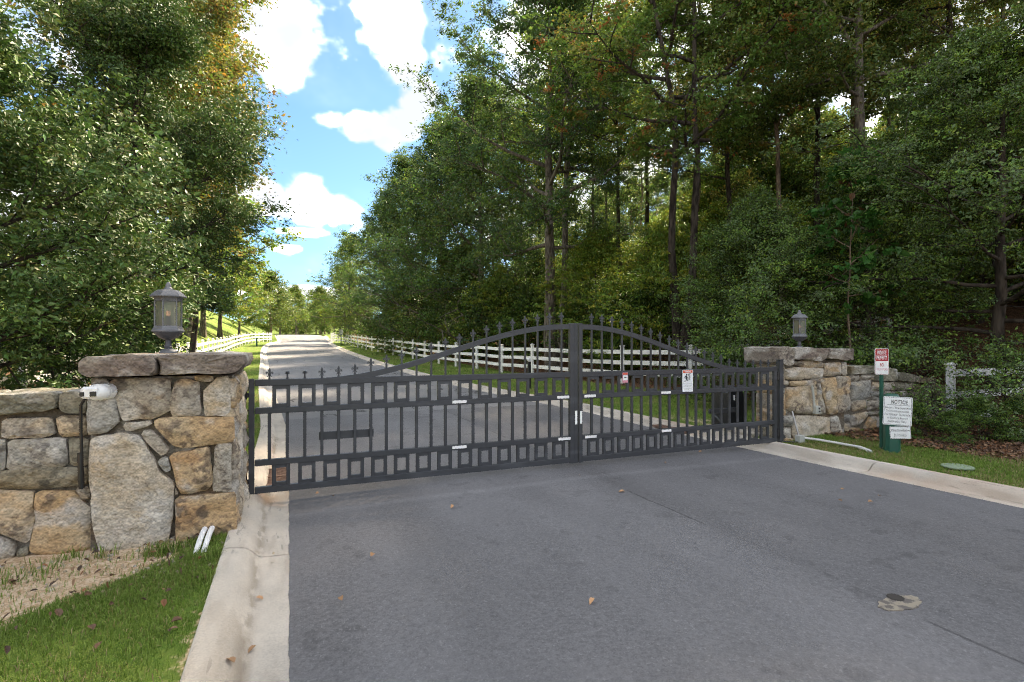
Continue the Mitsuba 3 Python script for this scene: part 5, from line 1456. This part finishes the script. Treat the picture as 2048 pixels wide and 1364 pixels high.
# ----------------------------------------------------------------------------- grass and litter
def blades(r, X, Y, Z, hgt, wid, cols, lean=0.9, seg=2):
    n = len(X)
    a = r.uniform(0, 6.283, n)
    h = hgt * r.uniform(0.45, 1.25, n)
    w = wid * r.uniform(0.7, 1.3, n)
    ln = r.uniform(0.1, 1.0, n) * lean
    b = r.uniform(0, 6.283, n)
    dx, dy = np.cos(b) * ln * h, np.sin(b) * ln * h
    sx, sy = np.cos(a) * w / 2, np.sin(a) * w / 2
    B0, B1 = np.stack([X - sx, Y - sy, Z], 1), np.stack([X + sx, Y + sy, Z], 1)
    tip = np.stack([X + dx, Y + dy, Z + h * np.sqrt(np.maximum(0.15, 1 - ln ** 2))], 1)
    if seg == 1:
        V = np.stack([B0, B1, tip], 1)
        F = np.array([[0, 1, 2]])
        k = 3
    else:
        mx, my, mz = X + dx * 0.35, Y + dy * 0.35, Z + h * 0.62
        V = np.stack([B0, B1, np.stack([mx + sx * 0.8, my + sy * 0.8, mz], 1), np.stack([mx - sx * 0.8, my - sy * 0.8, mz], 1), tip], 1)
        F = np.array([[0, 1, 2], [0, 2, 3], [3, 2, 4]])
        k = 5
    idx = (np.arange(n)[:, None, None] * k + F[None]).reshape(-1, 3)
    return V.reshape(-1, 3), idx, np.repeat(cols, k, 0)


GC = np.array([(0.125, 0.195, 0.034), (0.170, 0.250, 0.052), (0.220, 0.295, 0.082), (0.27, 0.235, 0.10), (0.38, 0.31, 0.18)])


def grass_cols(r, X, Y, dry=0.12):
    n = len(X)
    p = meshkit.noise(np.stack([X * 1.6, Y * 1.6, X * 0], 1), 3)
    q = np.clip(dry + 0.02 + (p - 0.52) * 0.9, 0.05, 0.75)
    pick = np.where(r.random(n) < q, r.integers(3, 5, n), r.integers(0, 3, n))
    return GC[pick] * r.uniform(0.75, 1.25, (n, 1))


def turf(kind, label, side, y0, y1, omax, n, hgt, wid, seed, seg=2, dense_near=0.0, dry=0.12):
    r = np.random.default_rng(seed)
    y = y0 + (y1 - y0) * r.random(n) ** (1 + dense_near)
    o = 0.01 + omax * r.random(n)
    x = LEFT(y) - KW - o if side < 0 else RIGHT(y) + KW + o
    m = left_masks(o, y, x) if side < 0 else right_masks(o, y, x)
    patch = meshkit.noise(np.stack([x * 3.1, y * 3.1, x * 0], 1), seed)
    p = m[0] * (1 - 0.93 * np.clip(m[1] * 1.4 - 0.5 * (patch - 0.4), 0, 1)) * (0.45 + 0.8 * patch)
    blocked = ((x < -3.68) & (y > -1.12) & (y < 0.12)) if side < 0 else ((x > 3.75) & (y > 0.08) & (y < 0.66)) | ((x > 3.46) & (x < 4.24) & (y > 0.48) & (y < 1.52))
    k = (r.random(n) < p) & ~blocked
    x, y, o = x[k], y[k], o[k]
    z = gz(x, y) - 0.004
    V, F, K = blades(r, x, y, z, hgt, wid, grass_cols(r, x, y, dry), seg=seg)
    key = name(kind)
    scene[key] = mikit.ply((V, F), "m_grass", color=K)
    labels[key] = {"label": label, "category": "grass", "kind": "stuff"}


turf("grass", "short lawn grass at lower left in front of the left wall", -1, -4.6, -1.12, 3.2, 135000, 0.046, 0.0042, 5)
turf("grass", "strip of lawn along the left kerb beyond the gate", -1, 0.1, 34, 3.0, 52000, 0.075, 0.009, 6, 1, 0.9)
turf("grass", "grass verge on the right around the green sign post", 1, -6.4, 0.06, 3.2, 90000, 0.050, 0.0062, 7)
turf("grass", "lawn on the right between kerb and white fence beyond the gate", 1, 0.68, 44, 4.0, 78000, 0.075, 0.010, 8, 1, 0.8, 0.06)
r = np.random.default_rng(77)
# a few tall tufts at the foot of the left pillar and wall
X, Y = [], []
for (cx, cy, n_, s_) in [(-4.14, -1.33, 260, 0.07), (-4.74, -1.13, 60, 0.05), (-4.55, -1.2, 40, 0.05), (-3.76, -1.62, 140, 0.05), (-3.79, -2.0, 120, 0.06), (-4.9, -1.35, 70, 0.14), (-5.1, -1.5, 60, 0.12)]:
    X.append(r.normal(cx, s_, n_))
    Y.append(r.normal(cy, s_ * 0.6, n_))
X, Y = np.concatenate(X), np.concatenate(Y)
k = Y < -1.115
X, Y = X[k], Y[k]
V, F, K = blades(r, X, Y, gz(X, Y), 0.095, 0.006, grass_cols(r, X, Y, 0.1))
scene["grass_tuft"] = mikit.ply((V, F), "m_grass", color=K)
labels["grass_tuft"] = {"label": "loose tufts of grass in the sandy soil at the foot of the left pillar", "category": "grass", "kind": "stuff"}


def litter(kind, label, X, Y, seed, size, cols, z_off=0.012):
    r = np.random.default_rng(seed)
    n = len(X)
    C = np.stack([X, Y, gz(X, Y) + z_off + r.random(n) * 0.02], 1)
    N = np.array([0, 0, 1.0]) + r.normal(0, 0.35, (n, 3))
    V, F, K = leaf_mesh(r, C, N, r.normal(0, 1, (n, 3)), size, 0.62, np.array(cols)[r.integers(0, len(cols), n)] * r.uniform(0.6, 1.3, (n, 1)), 0.4, 0.3, True)
    key = name(kind)
    scene[key] = mikit.ply((V, F), "m_dry_leaf", color=K)
    labels[key] = {"label": label, "category": "leaf litter", "kind": "stuff"}


BROWN = [(0.14, 0.080, 0.048), (0.10, 0.060, 0.038), (0.21, 0.13, 0.075), (0.07, 0.045, 0.030), (0.24, 0.115, 0.055)]
r = np.random.default_rng(5)
n = 10000
y = r.uniform(-5.5, 0.15, n)
o = 1.15 + 6.5 * r.random(n) ** 1.3 + 0.12 * np.clip(-y, 0, 6)
x = RIGHT(y) + KW + o
litter("leaf_litter", "brown leaf litter under the bushes at right", x, y, 6, 0.062, BROWN)
n = 230
y = r.uniform(-4.2, -1.15, n)
x = LEFT(y) - KW - 0.02 - 1.9 * r.random(n) ** 1.1
k = r.random(n) < np.where(y > -2.3, 1.0, 0.45)
litter("leaf_litter", "scattered brown leaves in the sandy soil and lawn by the left wall", x[k], y[k], 8, 0.045, BROWN, 0.03)
n = 2600
y = r.uniform(3, 40, n)
x = RIGHT(y) + KW + 3.4 + 5 * r.random(n)
litter("leaf_litter", "brown leaves on the ground under the wood behind the white fence", x, y, 9, 0.12, BROWN)
n = 260
x, y = r.normal(-4.6, 0.5, n), r.uniform(-1.9, -1.14, n)
C = np.stack([x, y, gz(x, y)], 1)
peb = []
ico = trimesh.creation.icosphere(0, 1.0)
for c, s in zip(C, r.uniform(0.005, 0.016, n)):
    mm = ico.copy()
    mm.apply_scale(s * r.uniform(0.6, 1.3, 3))
    mm.apply_translation(c)
    peb.append(mm)
scene["pebbles"] = mikit.ply(cat(peb), "m_rock_tan")
labels["pebbles"] = {"label": "pebbles and crumbs of stone in the sandy soil below the left wall", "category": "pebbles", "kind": "stuff"}
t = thing("footing_slab", "flat pale stone slab half buried at the foot of the left pillar", "stone", shape=mikit.ply(trimesh.Trimesh(*(lambda m: (m.vertices @ np.array([[1, 0, 0], [0, 0, 1], [0, -1, 0]]).T, m.faces))(
    stone_mesh([(-4.14, 1.10), (-3.76, 1.10), (-3.74, 1.30), (-3.86, 1.40), (-4.10, 1.39)], (0, 0, 0), (1, 0, 0), (0, -1, 0), 7, 0.02)), process=False), "m_rock_pale", smooth=35))
ft = scene[t]
# single leaves lying on the road
for k, (px, Y) in enumerate([(745, 3.9), (683, 3.23), (1183, 3.20), (904, 5.05), (1243, 5.55), (1757, 5.4), (1684, 5.65), (1680, 5.25), (635, 5.5), (668, 5.4), (1740, 5.2), (1330, 6.9), (520, 3.3), (505, 2.75), (1160, 6.2), (1400, 7.6), (462, 2.55)]):
    q = at(px, Y)
    r = np.random.default_rng(500 + k)
    inside = LEFT(q[1]) < q[0] < RIGHT(q[1])
    z = float(ROADZ(q[1])) + (0.045 if inside else 0.02 + 0.006)
    if not inside and q[0] < LEFT(q[1]):
        z = float(ROADZ(q[1])) + float(np.interp(LEFT(q[1]) - q[0], PROFILE[:-1, 0], PROFILE[:-1, 1])) + 0.016
    V, F, K = leaf_mesh(r, np.array([[q[0], q[1], z]]), np.array([[0, 0, 1.0]]) + r.normal(0, 0.25, (1, 3)), r.normal(0, 1, (1, 3)), 0.052, 0.6, np.array([[0.40, 0.24, 0.13]]) * r.uniform(0.7, 1.3), 0.3, 0.35, True)
    thing("fallen_leaf", "curled brown leaf lying alone on the drive or kerb", "leaf", "single fallen leaves on the drive", mikit.ply((V, F), "m_dry_leaf", color=K))

# ----------------------------------------------------------------------------- glimpses up the bank
q = at(1530, 40)
h0 = float(gz(q[0], q[1]))
m = trimesh.creation.icosphere(3, 1.0)
v = m.vertices * np.array([5.5, 3.0, 1.9])
v += 0.5 * (meshkit.noise(v * 0.9, 4)[:, None] - 0.5)
m.vertices = v
m.apply_translation((q[0], q[1], h0 + 0.2))
structure("clay_bank", mikit.ply(m, procedural(lambda p, n, uv: mix(mi.Color3f(0.42, 0.17, 0.085), mi.Color3f(0.30, 0.16, 0.10), sstep(0.4, 0.6, fbm(p.x, p.y, p.z * 2, 4))), 0.95, 0.1), smooth=True), "bare reddish clay bank glimpsed through the wood")
